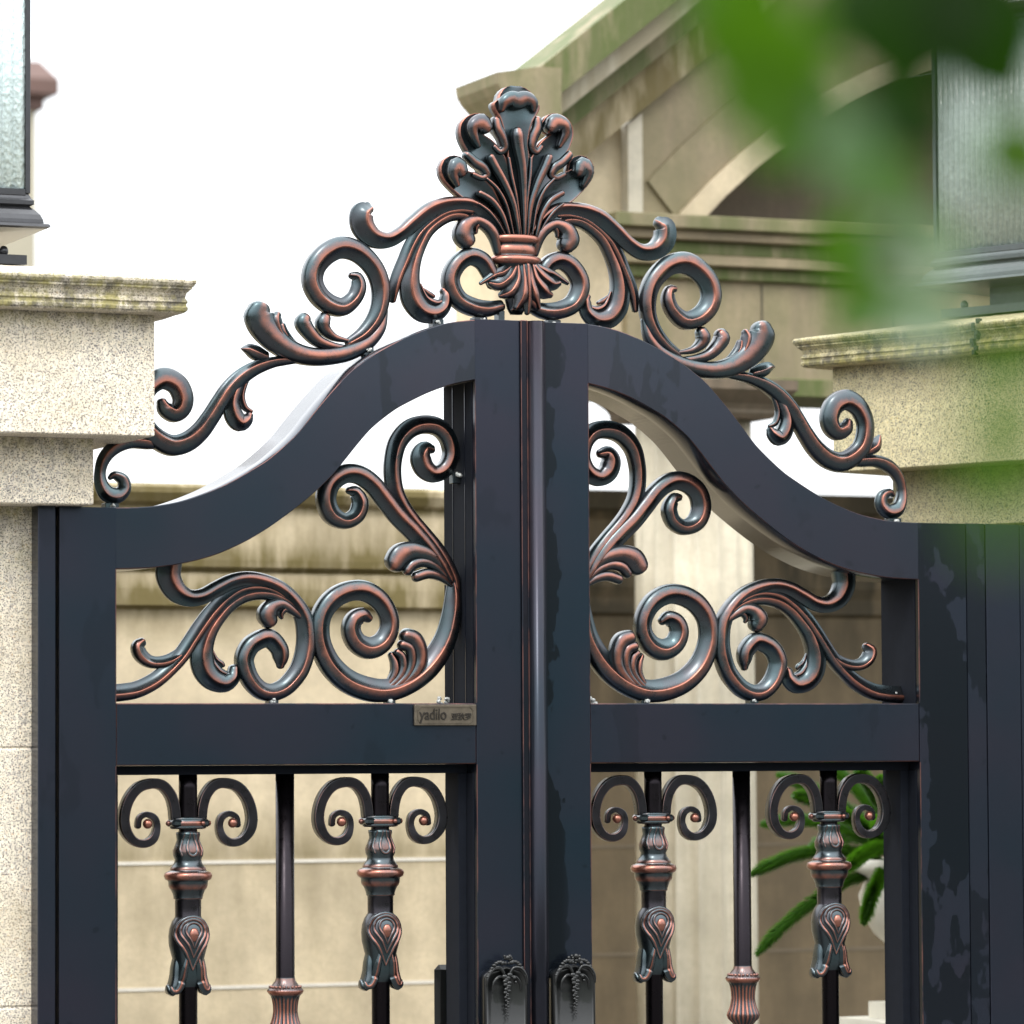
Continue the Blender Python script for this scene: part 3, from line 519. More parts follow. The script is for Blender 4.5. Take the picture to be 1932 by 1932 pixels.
# finial on the left leaf
for i, (n_, k, r, yo, p) in enumerate(FIN):
    mb = MB()
    if k == 'petal': stroke(mb, p, k, r, 72, yo, base=10)
    elif n_ == 'curl': stroke(mb, p, k, r, 70, yo-2, base=8, hs=.75)
    elif n_ == 'rib': stroke(mb, p, k, r, 66, yo-1, base=3)
    else: stroke(mb, p, k, r, 62, yo)
    BL(mb, {'petal': 'shell_petal', 'curl': 'curled_tip', 'rib': 'shell_rib', 'tuft': 'acanthus_tuft'}[n_], [PAT])
co_ = MB()
zc = lambda y: 2548+(1420-y)*.232
lathe(co_, [(8, zc(1300)), (44, zc(1305), .6), (48, zc(1318), 1), (49, zc(1340), 1), (46, zc(1362), .9), (40, zc(1372), .1), (37, zc(1385), .3), (41, zc(1400), .8), (42, zc(1430), 1), (41, zc(1455), .8), (38, zc(1465), .1), (44, zc(1472), .6), (50, zc(1490), 1), (51, zc(1508), 1), (47, zc(1532), .8), (38, zc(1545), 0), (30, zc(1700), 0), (18, zc(1900), 0), (12, zc(1945), 0)], 1, 76, 48, 0.62)
BL(co_, 'finial_collar', [PAT])
lg = MB(); bxL(lg, -38, -26, 66, 90, 2405, 2432, .001, emi=0); BL(lg, 'finial_foot', [PAT])
# cover strip on the right leaf's meeting edge
cv = MB(); cv.box((-.0243, -.006, .05), (-.0105, .03, 2.4075), 0, .0012, 1, wet=0)
cv.box((-.0105, -.004, .05), (.0266, .03, 2.4068), 0, .0012, 0, wet=.0)
R = []
for z in (.05, 2.4060):
    ring = []
    for j in range(17):
        a = pi*j/16; ring.append(cv.vert((.0055+.0165*cos(a), -.0038-.019*sin(a), z), wet=.0))
    R.append(ring)
cv.rings(R, close=True, caps=True)
cv.box((-.013, -.0075, .05), (-.0112, -.0035, 2.4065), 1, 0)
BR(cv, 'cover_strip', [m_frame('strip_lacquer', (0.012, 0.017, 0.025), (0.008, 0.01, 0.013), 0.02), EDGE])

# balusters: built once, copied along the leaf
def bal_profile():
    # (zoom y, half width, wear) measured on the photograph's left baluster, turned into mm
    pr = [(300,64,-1),(495,64,-1),(597,64,-1),(600,64,0),(604,84,.2),(620,84,.15),(655,78,.2),(690,90,.35),(730,107,.5),(765,104,.2),(790,92,.0),(815,97,.0),(835,112,.1),(850,124,.5),(858,126,.6),(866,124,.2),(872,140,.3),(882,160,.9),(903,168,1),(925,160,.8),(936,140,.1),(945,137,.0),(970,136,.5),(985,130,.75),(1000,118,.2),(1030,105,.0),(1052,100,.1),(1058,102,.5),(1064,93,.2),(1070,91,-.7),(1180,90,-.7),(1190,94,0),(1215,112,0),(1260,130,0),(1320,137,0),(1380,133,0),(1440,118,0),(1500,102,0),(1560,94,0),(1620,84,0),(1660,70,0),(1666,64,-1)]
    return pr
def zb(y): return 1243+ (1800-(1900+y/2.6686)*.73628)*.9485  # mm
SC = .2617
def baluster(leafroot, parent, X, proto=None):
    mb = MB(); pr = [(h*SC, zb(y), w_) for y, h, w_ in bal_profile()]
    lathe(mb, [(64*SC, 1569, -1)]+pr+[(64*SC, 212, -1)], 0, 0, 48)
    # medallion on the swollen knop: nested raised teardrops facing the front
    def ysurf(x, z):
        h = 90
        for (y0, h0, _), (y1, h1, _) in zip(bal_profile(), bal_profile()[1:]):
            za, zb_ = zb(y0), zb(y1)
            if zb_ <= z <= za: h = h0+(h1-h0)*(za-z)/((za-zb_) or 1)
        rr = h*SC; return -sqrt(max(1, rr*rr-min(x*x, rr*rr*.96)))
    def drop(cx, top, bot, wd, th):
        zt, zb2 = zb(top), zb(bot); zm = zt-(zt-zb2)*.36
        return [(cx, zb2, th*.5), (cx-wd*.45, zm-(zm-zb2)*.5, th*.9), (cx-wd, zm, th), (cx-wd*.75, zt-(zt-zm)*.3, th), (cx, zt, th), (cx+wd*.75, zt-(zt-zm)*.3, th), (cx+wd, zm, th), (cx+wd*.45, zm-(zm-zb2)*.5, th*.9), (cx, zb2, th*.5)]
    for (t_, b_, wd, th) in ((1185, 1545, 30, 8.5), (1200, 1460, 23, 7), (1222, 1395, 14.5, 5.5)):
        stroke(mb, drop(0, t_, b_, wd, th), 'round', 0, ysurf, 0.5, base=1, hs=.8, step=2, back=1)
    blob(mb, (0, ysurf(0, zb(1300))+2, zb(1305)), 9.5, 10, (1, .6, 1.35), wear=.9)
    # four small tulip petals round the upper knop
    for q in range(4):
        a0 = q*pi/2-pi/2
        for s2 in (-1, 1):
            pass
    def ysmall(x, z): return ysurf(x, z)
    stroke(mb, [(-3, zb(612), 4), (-5, zb(650), 5), (-9, zb(700), 6), (-8, zb(745), 6), (0, zb(765), 6), (8, zb(745), 6), (9, zb(700), 6), (5, zb(650), 5), (3, zb(612), 4)], 'round', 0, ysmall, .5, base=1, hs=.6, step=2, back=1)
    for s2 in (-1, 1):
        stroke(mb, [(s2*12, zb(612), 4), (s2*15, zb(660), 5), (s2*20, zb(720), 5), (s2*18, zb(760), 5)], 'round', 0, lambda x, z: ysurf(x, z)+1, .5, base=1, hs=.6, step=2, back=1)
    for s2 in (-1, 1):
        stroke(mb, [(s2*10, zb(1470), 8), (s2*14, zb(1540), 12), (s2*16, zb(1600), 14), (s2*20, zb(1650), 14), (s2*26, zb(1685), 13), (s2*33, zb(1688), 10), (s2*36, zb(1665), 5)], 'ridge', -.2*s2, lambda x, z: max(-22, ysurf(x, z)) if abs(x) < 18 else -20+abs(x)*.2, -1, base=3, hs=.6, step=2, back=3)
    # leaf tips flaring at the foot of the knop, left, right, front and back
    for k in (0, 2):
        a = k*pi/2
        sub = MB()
        P = [(20, zb(1440), 12), (23, zb(1530), 16), (24, zb(1600), 18), (27, zb(1660), 20), (32, zb(1690), 18), (37, zb(1674), 12), (39, zb(1655), 6)]
        stroke(sub, P, 'ridge', -.1, 0, 0, base=11, hs=1.1)
        o = len(mb.v); ca, sa = cos(a), sin(a)
        for i, v in enumerate(sub.v): mb.vert((v[0]*ca-v[1]*sa, v[0]*sa+v[1]*ca, v[2]), wear=sub.a['wear'].get(i, 0))
        for f in sub.f: mb.face([o+i for i in f])
    return mb
def cscroll(s2):
    """flat-bar C scroll right (s2=1) or left (-1) of a baluster"""
    P = [(722,505),(730,430),(755,350),(810,285),(885,266),(985,292),(1058,375),(1092,490),(1078,590),(1020,660),(945,678),(882,645),(855,570),(872,505),(930,478),(980,505),(990,560)]
    mb = MB(); pts = []
    for i, (x, y) in enumerate(P):
        wd = 71 if i < 9 else (58 if i < 12 else 48 if i < 14 else 40)
        pts.append((s2*(x-628)*SC, zb(y), wd*SC))
    stroke(mb, pts, 'flat', 0, 0, 2, base=10, step=3, back=1)
    blob(mb, (s2*(937-628)*SC, -13, zb(542)), 9, 12, (1, 1, 1), wear=1)
    lathe(mb, [(6, 0), (6, 22)], 0, 0, 8) if False else None
    return mb
def collar():
    mb = MB(); z1, z2 = zb(500), zb(582)
    mb.box((-.036, -.020, z2/1000+.004), (.036, .020, z1/1000-.004), 0, .004, None, wear=.1)
    R = []
    for k in range(9):
        pass
    lathe(mb, [(30, z2, .2), (34, z2+2, .4), (34, z2+4, .2), (33, z2+5.5, .3), (36, z2+8, 1), (36.5, z2+12, 1), (34, z1-7, .5), (32, z1-5, 0), (33, z1-3, .3), (31, z1, .1)], 0, 0, 36, .66)
    blob(mb, (37, -5, (z1+z2)/2), 5.5, 8, wear=1); blob(mb, (-37, 0, (z1+z2)/2), 5.5, 8, wear=.7); blob(mb, (21, -22, (z1+z2)/2), 4.5, 8, wear=.7)
    return mb
def midbar():
    mb = MB(); N_ = 20
    zz = lambda y: zb(y)
    def rm(r, z, a, w_):
        if z < zz(1745):
            f = abs(sin(a*N_/2)); return r*(0.90+.12*f), (.85 if f > .85 else .0)
        if zz(1712) < z < zz(1640): return r*(1+.02*sin(a*40)), .25
        return r, w_
    lathe(mb, [(65*SC, 1569, -1), (65*SC, zz(1615), -1), (67*SC, zz(1622), .4), (72*SC, zz(1640), .3), (92*SC, zz(1670), .1), (112*SC, zz(1692), .2), (124*SC, zz(1702), 1), (127*SC, zz(1714), 1), (118*SC, zz(1728), .8), (102*SC, zz(1745)), (92*SC, zz(1775)), (86*SC, zz(1810)), (84*SC, zz(1850)), (90*SC, zz(1890)), (100*SC, zz(1925)), (112*SC, zz(1955)), (118*SC, zz(1975)), (110*SC, zz(2000)), (80*SC, zz(2030)), (65*SC, zz(2050)), (65*SC, 212)], 0, 0, 120, 1, rm)
    for j in range(22):
        a = 2*pi*j/22; blob(mb, (104*SC*cos(a), 104*SC*sin(a), zz(1682)), 3.2, 5, wear=.5)
    return mb
def place(proto, X, parent, root, name):
    o = proto.copy() if proto.users_collection else proto
    return o
def bal_parts(parent, root, Xs, Xm):
    first = None
    for X in Xs:
        loc = Vector((X/1000, .075, 0))-Vector(root)
        if 'b' not in PROTO:
            b = baluster(None, None, 0).build('baluster', [PAT]); c1 = cscroll(1).build('c_scroll', [PAT]); c2 = cscroll(-1).build('c_scroll', [PAT]); cl = collar().build('clamp_collar', [PAT])
            for q in (c1, c2, cl): q.parent = b
            PROTO['b'] = (b, c1, c2, cl); bb = b
        else:
            bb = PROTO['b'][0].copy(); link(bb)
            for q in PROTO['b'][1:]: qq = q.copy(); link(qq); qq.parent = bb
        bb.parent = parent; bb.location = loc
    if 'm' not in PROTO: mm = PROTO['m'] = midbar().build('plain_baluster', [PAT])
    else: mm = PROTO['m'].copy(); link(mm)
    mm.parent = parent; mm.location = Vector((Xm/1000, .075, 0))-Vector(root)
PROTO = {}
bal_parts(left, rootL, (-648.5, -276.5), -462.5)
bal_parts(right, rootR, (276.5, 648.5), 462.5)

LETT = m_simple('dark_raised_letters', (0.035, 0.03, 0.025), 0.3, 0.6, 90, 0.3)
# maker's plate with raised writing, on the left leaf's lock rail
pl = MB(); pl.box((-.2395, -.0052, 1.656), (-.1165, .001, 1.6945), 0, .0012, None, wear=.2)
pp = BL(pl, 'maker_plate', [PLATE])
fr = MB(); x0, x1, z0, z1 = -.2330, -.1235, 1.6605, 1.6900; c_ = .006; q = .0011
poly = [(x0+c_, z0), (x1-c_, z0), (x1, z0+c_), (x1, z1-c_), (x1-c_, z1), (x0+c_, z1), (x0, z1-c_), (x0, z0+c_)]
for a, b in zip(poly, poly[1:]+poly[:1]):
    d = Vector((b[0]-a[0], 0, b[1]-a[1])); L = d.length; d.normalize(); nrm = Vector((-d.z, 0, d.x))
    R = [[fr.vert((p[0]+nrm.x*s1*q*.5, -.0052+y_, p[1]+nrm.z*s1*q*.5)) for s1, y_ in ((-1, .001), (-1, -.0012), (1, -.0012), (1, .001))] for p in (a, b)]
    fr.rings(R, smooth=False)
fo = fr.build('plate_border', [PLATE], pp, rootL)
for body, sx_, xx, zz_, kx in (('yadilo', .0290, -.2300, 1.6672, .78), ('\u4e9a\u72c4\u7f57', .0135, -.1672, 1.6675, 1)):
    cu = bpy.data.curves.new('lettering', 'FONT'); cu.body = body; cu.size = sx_; cu.extrude = .0009; cu.bevel_depth = .0002; cu.offset = .0002
    to = bpy.data.objects.new('lettering', cu); link(to)
    to.rotation_euler = (pi/2, 0, 0); bpy.context.view_layer.update()
    me = bpy.data.meshes.new_from_object(to.evaluated_get(bpy.context.evaluated_depsgraph_get())); bpy.data.objects.remove(to)
    me.name = 'lettering'; me.materials.clear(); me.materials.append(LETT)
    me.transform(Matrix.Translation(Vector((xx, -.0056, zz_))-Vector(rootL)) @ Matrix.Rotation(pi/2, 4, 'X') @ Matrix.Diagonal((kx, 1, 1, 1)))
    lo = link(bpy.data.objects.new('lettering', me)); lo.parent = pp

# handle back plates
def handle(cx, y0, nm, B, mirror_back=False):
    mb = MB(); W = 43; zt = 1233-17; R = []
    out = [(-W, 960)]+[(-W, zt-22)]+[(-W+W*(1-cos(t)), zt-22+22*sin(t)) for t in [pi/2*k/6 for k in range(1, 7)]]
    out = out[:-1]+[(W-(p[0]+W), p[1]) for p in out[::-1]]
    out = [(-W, 960), (-W, zt-26)]+[(-W+18*(1-cos(pi/2*k/6)), zt-26+18*sin(pi/2*k/6)) for k in range(1, 7)]+[(0, zt)]+[(W-18*(1-cos(pi/2*k/6)), zt-26+18*sin(pi/2*k/6)) for k in range(6, 0, -1)]+[(W, zt-26), (W, 960)]
    for yy, sc in ((y0, 1), (y0-18, 1), (y0-22, .93), (y0-22, .86), (y0-19, .82)):
        R.append([mb.vert(((cx+p[0]*sc)/1000, yy/1000, (p[1] if p[1] < 970 else zt-(zt-p[1])-(1-sc)*34)/1000)) for p in out])
    mb.rings(R, flip=True)
    yf = y0-22
    for s2 in (-1, 1):   # rope-like acanthus hood
        for k in range(8):
            t = k/7; x = s2*(8+30*t); z = zt+6-26*t*t+4*sin(3*t)
            blob(mb, (cx+x, yf-2, z), 6-2*t, 6, (1, .8, .7))
        stroke(mb, [(cx+s2*6, zt-14, 5), (cx+s2*14, zt-4, 7), (cx+s2*28, zt-6, 7), (cx+s2*38, zt-20, 6), (cx+s2*40, zt-34, 3)], 'ridge', 0, yf, -1, base=2, step=2, wear=0)
        stroke(mb, [(cx+s2*4, zt-22, 4), (cx+s2*16, zt-20, 5), (cx+s2*26, zt-30, 4), (cx+s2*28, zt-45, 2)], 'ridge', 0, yf, 0, base=2, step=2, wear=0)
    for k in range(16):
        blob(mb, (cx+random.uniform(-14, 14), yf-3, zt+random.uniform(0, 18)), random.uniform(2.5, 4.5), 6)
    blob(mb, (cx, yf-5, zt+15), 5, 8); blob(mb, (cx+14, yf-3, zt-22), 4, 6); blob(mb, (cx+17, yf-3, zt-30), 3, 6)
    for k in range(15):   # twisted drop
        t = k/14; z = zt-18-82*t; r_ = 9*(1-t)+2.5
        for s2 in (-1, 1): blob(mb, (cx+s2*r_*.45*cos(k*1.3), yf-3, z+s2*1.5), r_*.55, 6, (1, .6, .75))
    return B(mb, nm, [BLACK])
handle(-67, 0, 'handle_plate', BL); handle(70, 0, 'handle_plate', BR)
bh = MB(); bh.box((-.135, .152, .96), (-.055, .172, 1.212), 0, .009, None); BL(bh, 'rear_handle_plate', [BLACK])

# hinge posts
hp = MB(); hp.box((-.9525, .0, 0), (-.9200, .15, 2.047), 0, .0014, 0, wet=.05)
hpo = hp.build('hinge_post', [FRAME, EDGE], loc=(-.936, .075, 0)); tag(hpo, 'narrow dark metal post between the left granite pillar and the gate', 'gate post', 'posts the gate hangs from')
hp = MB(); hp.box((.9155, .002, 0), (.9566, .15, 2.046), 0, .001, 0, wet=.45); hp.box((.9580, .0, 0), (1.0320, .15, 2.0455), 0, .001, 0, wet=-.1); hp.box((1.0335, .0, 0), (1.20, .15, 2.045), 0, .001, 0, wet=0)
hpo = hp.build('hinge_post', [FRAME, EDGE], loc=(1.05, .075, 0)); tag(hpo, 'wide grooved dark metal post to the right of the gate, wet and streaked', 'gate post', 'posts the gate hangs from')

# ------------------------------------------------------------------ pillars and their lamps
def sq_stack(mb, prof, org, ang, mi=0, smooth=False, chip=None):
    """square-plan moulded stack. prof: (half, z, moss) in m"""
    ca, sa = cos(ang), sin(ang); R = []
    for p in prof:
        h, z = p[0], p[1]; mo = p[2] if len(p) > 2 else 0; ring = []
        n = 14
        pts = []
        for (ax_, ay_), (bx_, by_) in zip(((-1, -1), (1, -1), (1, 1), (-1, 1)), ((1, -1), (1, 1), (-1, 1), (-1, -1))):
            for k in range(n): t = k/n; pts.append((ax_+(bx_-ax_)*t, ay_+(by_-ay_)*t))
        for x, y in pts:
            x *= h; y *= h
            j = 0 if chip is None else chip(x, y, z)
            ring.append(mb.vert((org[0]+x*ca-y*sa, org[1]+x*sa+y*ca, z+j), moss=mo))
        R.append(ring)
    mb.rings(R, mi=mi, smooth=smooth)
def pillar(name, label, org, ang, dz, mat):
    root = (org[0], org[1], 0); p = empty(name, root, label, 'pillar', 'granite gate pillars')
    B = lambda mb, nm, mm=mat: mb.build(nm, [mm], p, root)
    mb = MB(); sq_stack(mb, [(.167, 0, .2), (.167, 1.158, .1), (.164, 1.162, 0), (.167, 1.166, .1), (.167, 1.614, .05), (.164, 1.618, 0), (.167, 1.622, .1), (.167, 1.9, .12), (.167, 2.0+dz, .35), (.167, 2.046+dz, .5)], org, ang); B(mb, 'shaft')
    mb = MB(); sq_stack(mb, [(.250, 2.0462+dz, 0), (.252, 2.0482+dz, .05), (.252, 2.12+dz, .12), (.252, 2.163+dz, .5)], org, ang); B(mb, 'middle_block')
    mb = MB(); sq_stack(mb, [(.335, 2.1635+dz, 0), (.337, 2.1655+dz, 0), (.337, 2.28+dz, 0.02), (.337, 2.345+dz, .14), (.337, 2.377+dz, .5)], org, ang); B(mb, 'upper_block')
    z = 2.3775+dz
    pr = [(.3355, z, .1), (.382, z+.001, .25), (.388, z+.006, .9), (.389, z+.013, .8), (.3865, z+.017, 1), (.3865, z+.022, .95), (.389, z+.026, .6), (.3865, z+.031, .7), (.3845, z+.036, .6), (.3865, z+.046, .45), (.392, z+.053, .45), (.3955, z+.056, .8), (.3955, z+.060, .7), (.3985, z+.063, .6), (.402, z+.070, .5), (.402, z+.075, .45), (.398, z+.080, .3), (.30, z+.084, .2)]
    pr = [(.337+(a-.337)*(.90 if a > .34 else 1), z+(b-z)*.76, c) for a, b, c in pr[:-1]]+[(.17, z+.098, .1)]
    mb = MB(); sq_stack(mb, pr, org, ang, chip=lambda x, y, zz: .0012*mnoise.noise(Vector((x*22, y*22, zz*30)))+.0006*mnoise.noise(Vector((x*90, y*90, 1)))); B(mb, 'moulded_cap')
    return p, z+.084
h1 = .337
PL_ORG = (-.780-h1, -.130+h1); pillar('gate_pillar', 'left granite gate pillar with stepped blocks and dark mossy moulded cap', PL_ORG, 0, 0, GRAN)
e_ = Vector((.388, -.922)); n_ = Vector((.922, .388)); K = Vector((.8866, .499))
PRo = K+e_*h1+n_*h1; ANG_R = math.atan2(e_.y, e_.x)
PR_DZ = .012

pillar('gate_pillar', 'right granite gate pillar turned at an angle, with cracked pale green cap behind the foliage', (PRo.x, PRo.y), ANG_R, PR_DZ, GRAN2)

def m_glass(name, col):
    m, gt, gb = new_mat(name)
    wv = nd(gt, 'ShaderNodeTexVoronoi'); wv.inputs['Scale'].default_value = 150; gt.links.new(objc(gt, (1, 1, .6)), wv.inputs['Vector'])
    n_ = noise(gt, 90, 3, .6, objc(gt)); st_ = .9 if col[0] > .5 else .25
    gt.links.new(mixc(gt, n_, tuple(x*.65 for x in col), tuple(x*1.3 for x in col)), gb.inputs['Base Color'])
    setin(gb, {'Roughness': 0.16, 'Transmission Weight': 0.12, 'IOR': 1.45}); bump(gt, gb, math_(gt, 'ADD', wv.outputs['Distance'], n_), st_, 0.003)
    return m
jt = MB()
for k in range(9):
    z = 2.379+PR_DZ+.060*k/8; c = K-e_*.04-n_*(.050+.0035)+e_*(.44+.006*sin(k*1.7)+.0018*k)
    jt.box((-.0035-.002*(k % 2), -.008, -.005), (.0035, .006, .005), 0, .001, None, rot=Matrix.Rotation(ANG_R, 3, 'Z'), org=(c.x+n_.x*(.012*(1-k/8)), c.y+n_.y*(.012*(1-k/8)), z))
jt.build('open_joint', [BLACK], bpy.data.objects['gate_pillar.001'], (PRo.x, PRo.y, 0))
GLASS = m_glass('ribbed_wet_lamp_glass', (0.66, 0.78, 0.78)); GLASS2 = m_glass('fine_ribbed_lamp_glass', (0.34, 0.41, 0.37))
LMET = m_simple('lamp_black_metal', (0.035, 0.036, 0.040), 0.32, 0.6, 80, 0.3, 0.3)
LMET2 = m_simple('lamp_grey_metal', (0.07, 0.085, 0.085), 0.35, 0.6, 80, 0.3, 0.3)
def lamp(name, label, org, ang, z, met, ribs, k=1.0, hg=.163):
    """z = top of pillar"""
    root = (org[0], org[1], z); p = empty(name, root, label, 'lamp', 'lamps on the gate pillars')
    B = lambda mb, nm, mm=met: mb.build(nm, [mm], p, root)
    mb = MB(); sq_stack(mb, [(.158*k, z+.001, 0), (.158*k, z+.018, 0)], org, ang)
    rot = Matrix.Rotation(ang, 3, 'Z')
    for sx in (-1, 1):
        for sy in (-1, 1):
            c = rot @ Vector((sx*.122*k, sy*.135*k, 0)); blob(mb, ((org[0]+c.x)*1000, (org[1]+c.y)*1000, (z+.026)*1000), 8.5, 8, (1, 1, 1.2))
    sq_stack(mb, [(.095*k, z+.018, 0), (.095*k, z+.064, 0)], org, ang); B(mb, 'foot_plate')
    t0 = z+.062
    mb = MB(); sq_stack(mb, [(.09, t0, 0), (.186*k, t0+.001, 0), (.192*k, t0+.004, 0), (.190*k, t0+.009, 0), (hg+.019, t0+.012, 0), (hg+.018, t0+.018, 0), (hg+.014, t0+.027, 0), (hg+.006, t0+.036, 0), (hg+.000, t0+.041, 0), (hg-.001, t0+.043, 0), (hg+.005, t0+.046, 0), (hg+.005, t0+.053, 0), (hg+.001, t0+.057, 0), (hg-.002, t0+.064, 0)], org, ang); B(mb, 'tray')
    g0 = t0+.066; g1 = g0+.47
    gl = MB(); R = []
    for zz in (g0+.008, g1):
        ring = []; h = hg-.008
        for (ax_, ay_), (bx_, by_) in zip(((-1, -1), (1, -1), (1, 1), (-1, 1)), ((1, -1), (1, 1), (-1, 1), (-1, -1))):
            M_ = ribs*8
            for q in range(M_):
                t = q/M_; hh = h+(.006 if ribs < 20 else .004)*abs(sin(pi*ribs*t)); x = (ax_+(bx_-ax_)*t); y = (ay_+(by_-ay_)*t)
                v = rot @ Vector((x*(hh if abs(x) == 1 else h), y*(hh if abs(y) == 1 else h), 0)); ring.append(gl.vert((org[0]+v.x, org[1]+v.y, zz)))
        R.append(ring)
    gl.rings(R, smooth=True); B(gl, 'ribbed_glass', GLASS if ribs < 20 else GLASS2)
    fr = MB(); h = hg; t_ = .0085
    for sx in (-1, 1):
        for sy in (-1, 1):
            c = rot @ Vector((sx*(h-t_/2), sy*(h-t_/2), 0))
            fr.box((-t_/2, -t_/2, g0), (t_/2, t_/2, g1), 0, .001, None, rot=rot, org=(org[0]+c.x, org[1]+c.y, 0))
    for zz in (g0, g1):
        for a in range(4):
            r4 = Matrix.Rotation(ang+a*pi/2, 3, 'Z'); fr.box((-h+t_, -h, zz-.004), (h-t_, -h+t_, zz+.008), 0, .001, None, rot=r4, org=(org[0], org[1], 0))
    B(fr, 'frame')
    mb = MB(); sq_stack(mb, [(.12*k, g1+.0085, 0), (.20*k, g1+.012, 0), (.205*k, g1+.020, 0), (.19*k, g1+.026, 0), (.12*k, g1+.075, 0), (.06*k, g1+.12, 0), (.02*k, g1+.13, 0)], org, ang); B(mb, 'roof')
    return p
lamp('pillar_lamp', 'square black lantern with rippled pale glass, cut by the left edge above the left pillar', PL_ORG, 0, 2.4780, LMET, 15)
lamp('pillar_lamp', 'square lantern with finely ribbed glass on the right pillar, half hidden by blurred leaves', (PRo.x, PRo.y), ANG_R, 2.4780+PR_DZ, LMET2, 26, 1.14, .190)

# ------------------------------------------------------------------ garden wall behind
def wall(name, label, x0, x1, yf, depth, prof, mat, joints, mats=None, vj=()):
    w_ = empty(name, ((x0+x1)/2, yf, 0), label, 'wall'); root = w_.location.copy()
    mb = MB(); R = []; nx_ = 24
    for i in range(nx_+1):
        x = x0+(x1-x0)*i/nx_
        R.append([mb.vert((x, yf-o, z), moss=mo) for o, z, mo in prof]+[mb.vert((x, yf+depth, prof[-1][1]), moss=0), mb.vert((x, yf+depth, 0), moss=0)])
    mb.rings(R, smooth=False, flip=False); mb.build('masonry', [mat], w_, root)
    jb = MB()
    for z in joints: jb.box((x0+.001, yf-.0022, z-.004), (x1-.001, yf+.001, z+.004))
    for x, z0, z1 in vj: jb.box((x-.004, yf-.0020, z0), (x+.004, yf+.001, z1))
    if joints: jb.build('mortar_joint', [MORTAR if mats is None else mats], w_, root)
    return w_
P1 = [(0, 0, .2), (0, 1.05, .1), (0, 1.34, .2), (0, 1.375, .45), (0, 1.50, .02), (0, 1.85, .05), (0, 1.945, .5), (.006, 1.950, 1), (.022, 1.956, 1), (.022, 1.995, .75), (.018, 2.03, .45), (.012, 2.036, 1), (.030, 2.046, .9), (.032, 2.062, .95), (.032, 2.10, .55), (.032, 2.165, .35), (.032, 2.185, .9), (.05, 2.195, 1), (.062, 2.215, 1), (.062, 2.228, .9), (.05, 2.236, .8)]
wall('garden_wall', 'cream stone garden wall with mossy moulded coping behind the left gate leaf', -4.2, 1.02, 2.2, 1.0, P1, WALL1, (1.36, 1.07, .7, .35))
P2 = [(0, 0, .3), (0, 1.5, .3), (0, 1.98, .5), (.02, 1.99, 1), (.02, 2.03, .6), (.03, 2.06, .8), (.03, 2.24, .5), (.06, 2.27, 1), (.06, 2.318, 1)]
wall('garden_wall', 'dark brown wall behind the right gate leaf and the pale column', 1.35, 6.5, 3.3, .35, P2, WALL2, (1.36, 1.07, 1.66, .7), m_simple('dark_mortar', (0.15, 0.12, 0.08), .8, 0, 30, .3))

# ------------------------------------------------------------------ portico
port = empty('portico', (2.6, 2.8, 0), 'sandstone portico with sloping cornice, segmental arch and pale column, blurred behind the gate', 'building'); PRt = port.location.copy()
def PB(mb, nm, mats): return mb.build(nm, mats if isinstance(mats, list) else [mats], port, PRt)
def prism(poly, y0, y1, moss=None, mb=None):
    mb = mb or MB(); n = len(poly)
    a = [mb.vert((x, y0, z), moss=(moss(x, z) if moss else .2)) for x, z in poly]; b = [mb.vert((x, y1, z), moss=(moss(x, z) if moss else .2)) for x, z in poly]
    mb.face(a, smooth=False); mb.face(b[::-1], smooth=False)
    for i in range(n): j = (i+1) % n; mb.face((a[j], a[i], b[i], b[j]), smooth=False)
    return mb
# circle of the arch through three measured points
def circ(p, q, r):
    ax_, ay_ = p; bx_, by_ = q; cx_, cy_ = r; d = 2*(ax_*(by_-cy_)+bx_*(cy_-ay_)+cx_*(ay_-by_))
    ux = ((ax_**2+ay_**2)*(by_-cy_)+(bx_**2+by_**2)*(cy_-ay_)+(cx_**2+cy_**2)*(ay_-by_))/d
    uy = ((ax_**2+ay_**2)*(cx_-bx_)+(bx_**2+by_**2)*(ax_-cx_)+(cx_**2+cy_**2)*(bx_-ax_))/d
    return ux, uy, math.hypot(ax_-ux, ay_-uy)
acx, acz, aR = circ((1.475, 2.962), (1.731, 3.192), (2.039, 3.373))
YF = 2.5
def arcpts(R_, x0, x1, n=28): return [(x, acz+sqrt(max(0, R_*R_-(x-acx)**2))) for x in [x0+(x1-x0)*i/n for i in range(n+1)]]
slope = .79
rz = lambda x, off=0: 3.280+(x-1.003)*slope+off      # top line of the raking cornice
xm = min(4.6, 2*acx-1.475)
outer = arcpts(aR, 1.475, xm)
# wall field above the arch, from the corner pilaster to the right
poly = [(1.362, 2.96)]+outer+[(4.9, 2.96), (4.9, rz(4.9)-.35), (1.362, rz(1.362)-.35)]
PB(prism(poly, YF, YF+.32), 'gable_wall', PORT)
# archivolt ring standing proud, and the dark brown soffit wall inside it
inner = arcpts(aR-.055, 1.52, xm-.045)
PB(prism(outer+inner[::-1], YF-.03, YF+.33, lambda x, z: .1), 'archivolt', WALL1)
bk = arcpts(aR-.055, 1.50, xm-.02)
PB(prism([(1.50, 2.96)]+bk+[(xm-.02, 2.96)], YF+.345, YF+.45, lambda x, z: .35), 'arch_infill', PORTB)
vb = arcpts(aR+.115, 1.40, xm)
PB(prism(vb+arcpts(aR+.001, 1.475, xm)[::-1], YF-.012, YF+.02, lambda x, z: .25), 'voussoir_band', PORT)
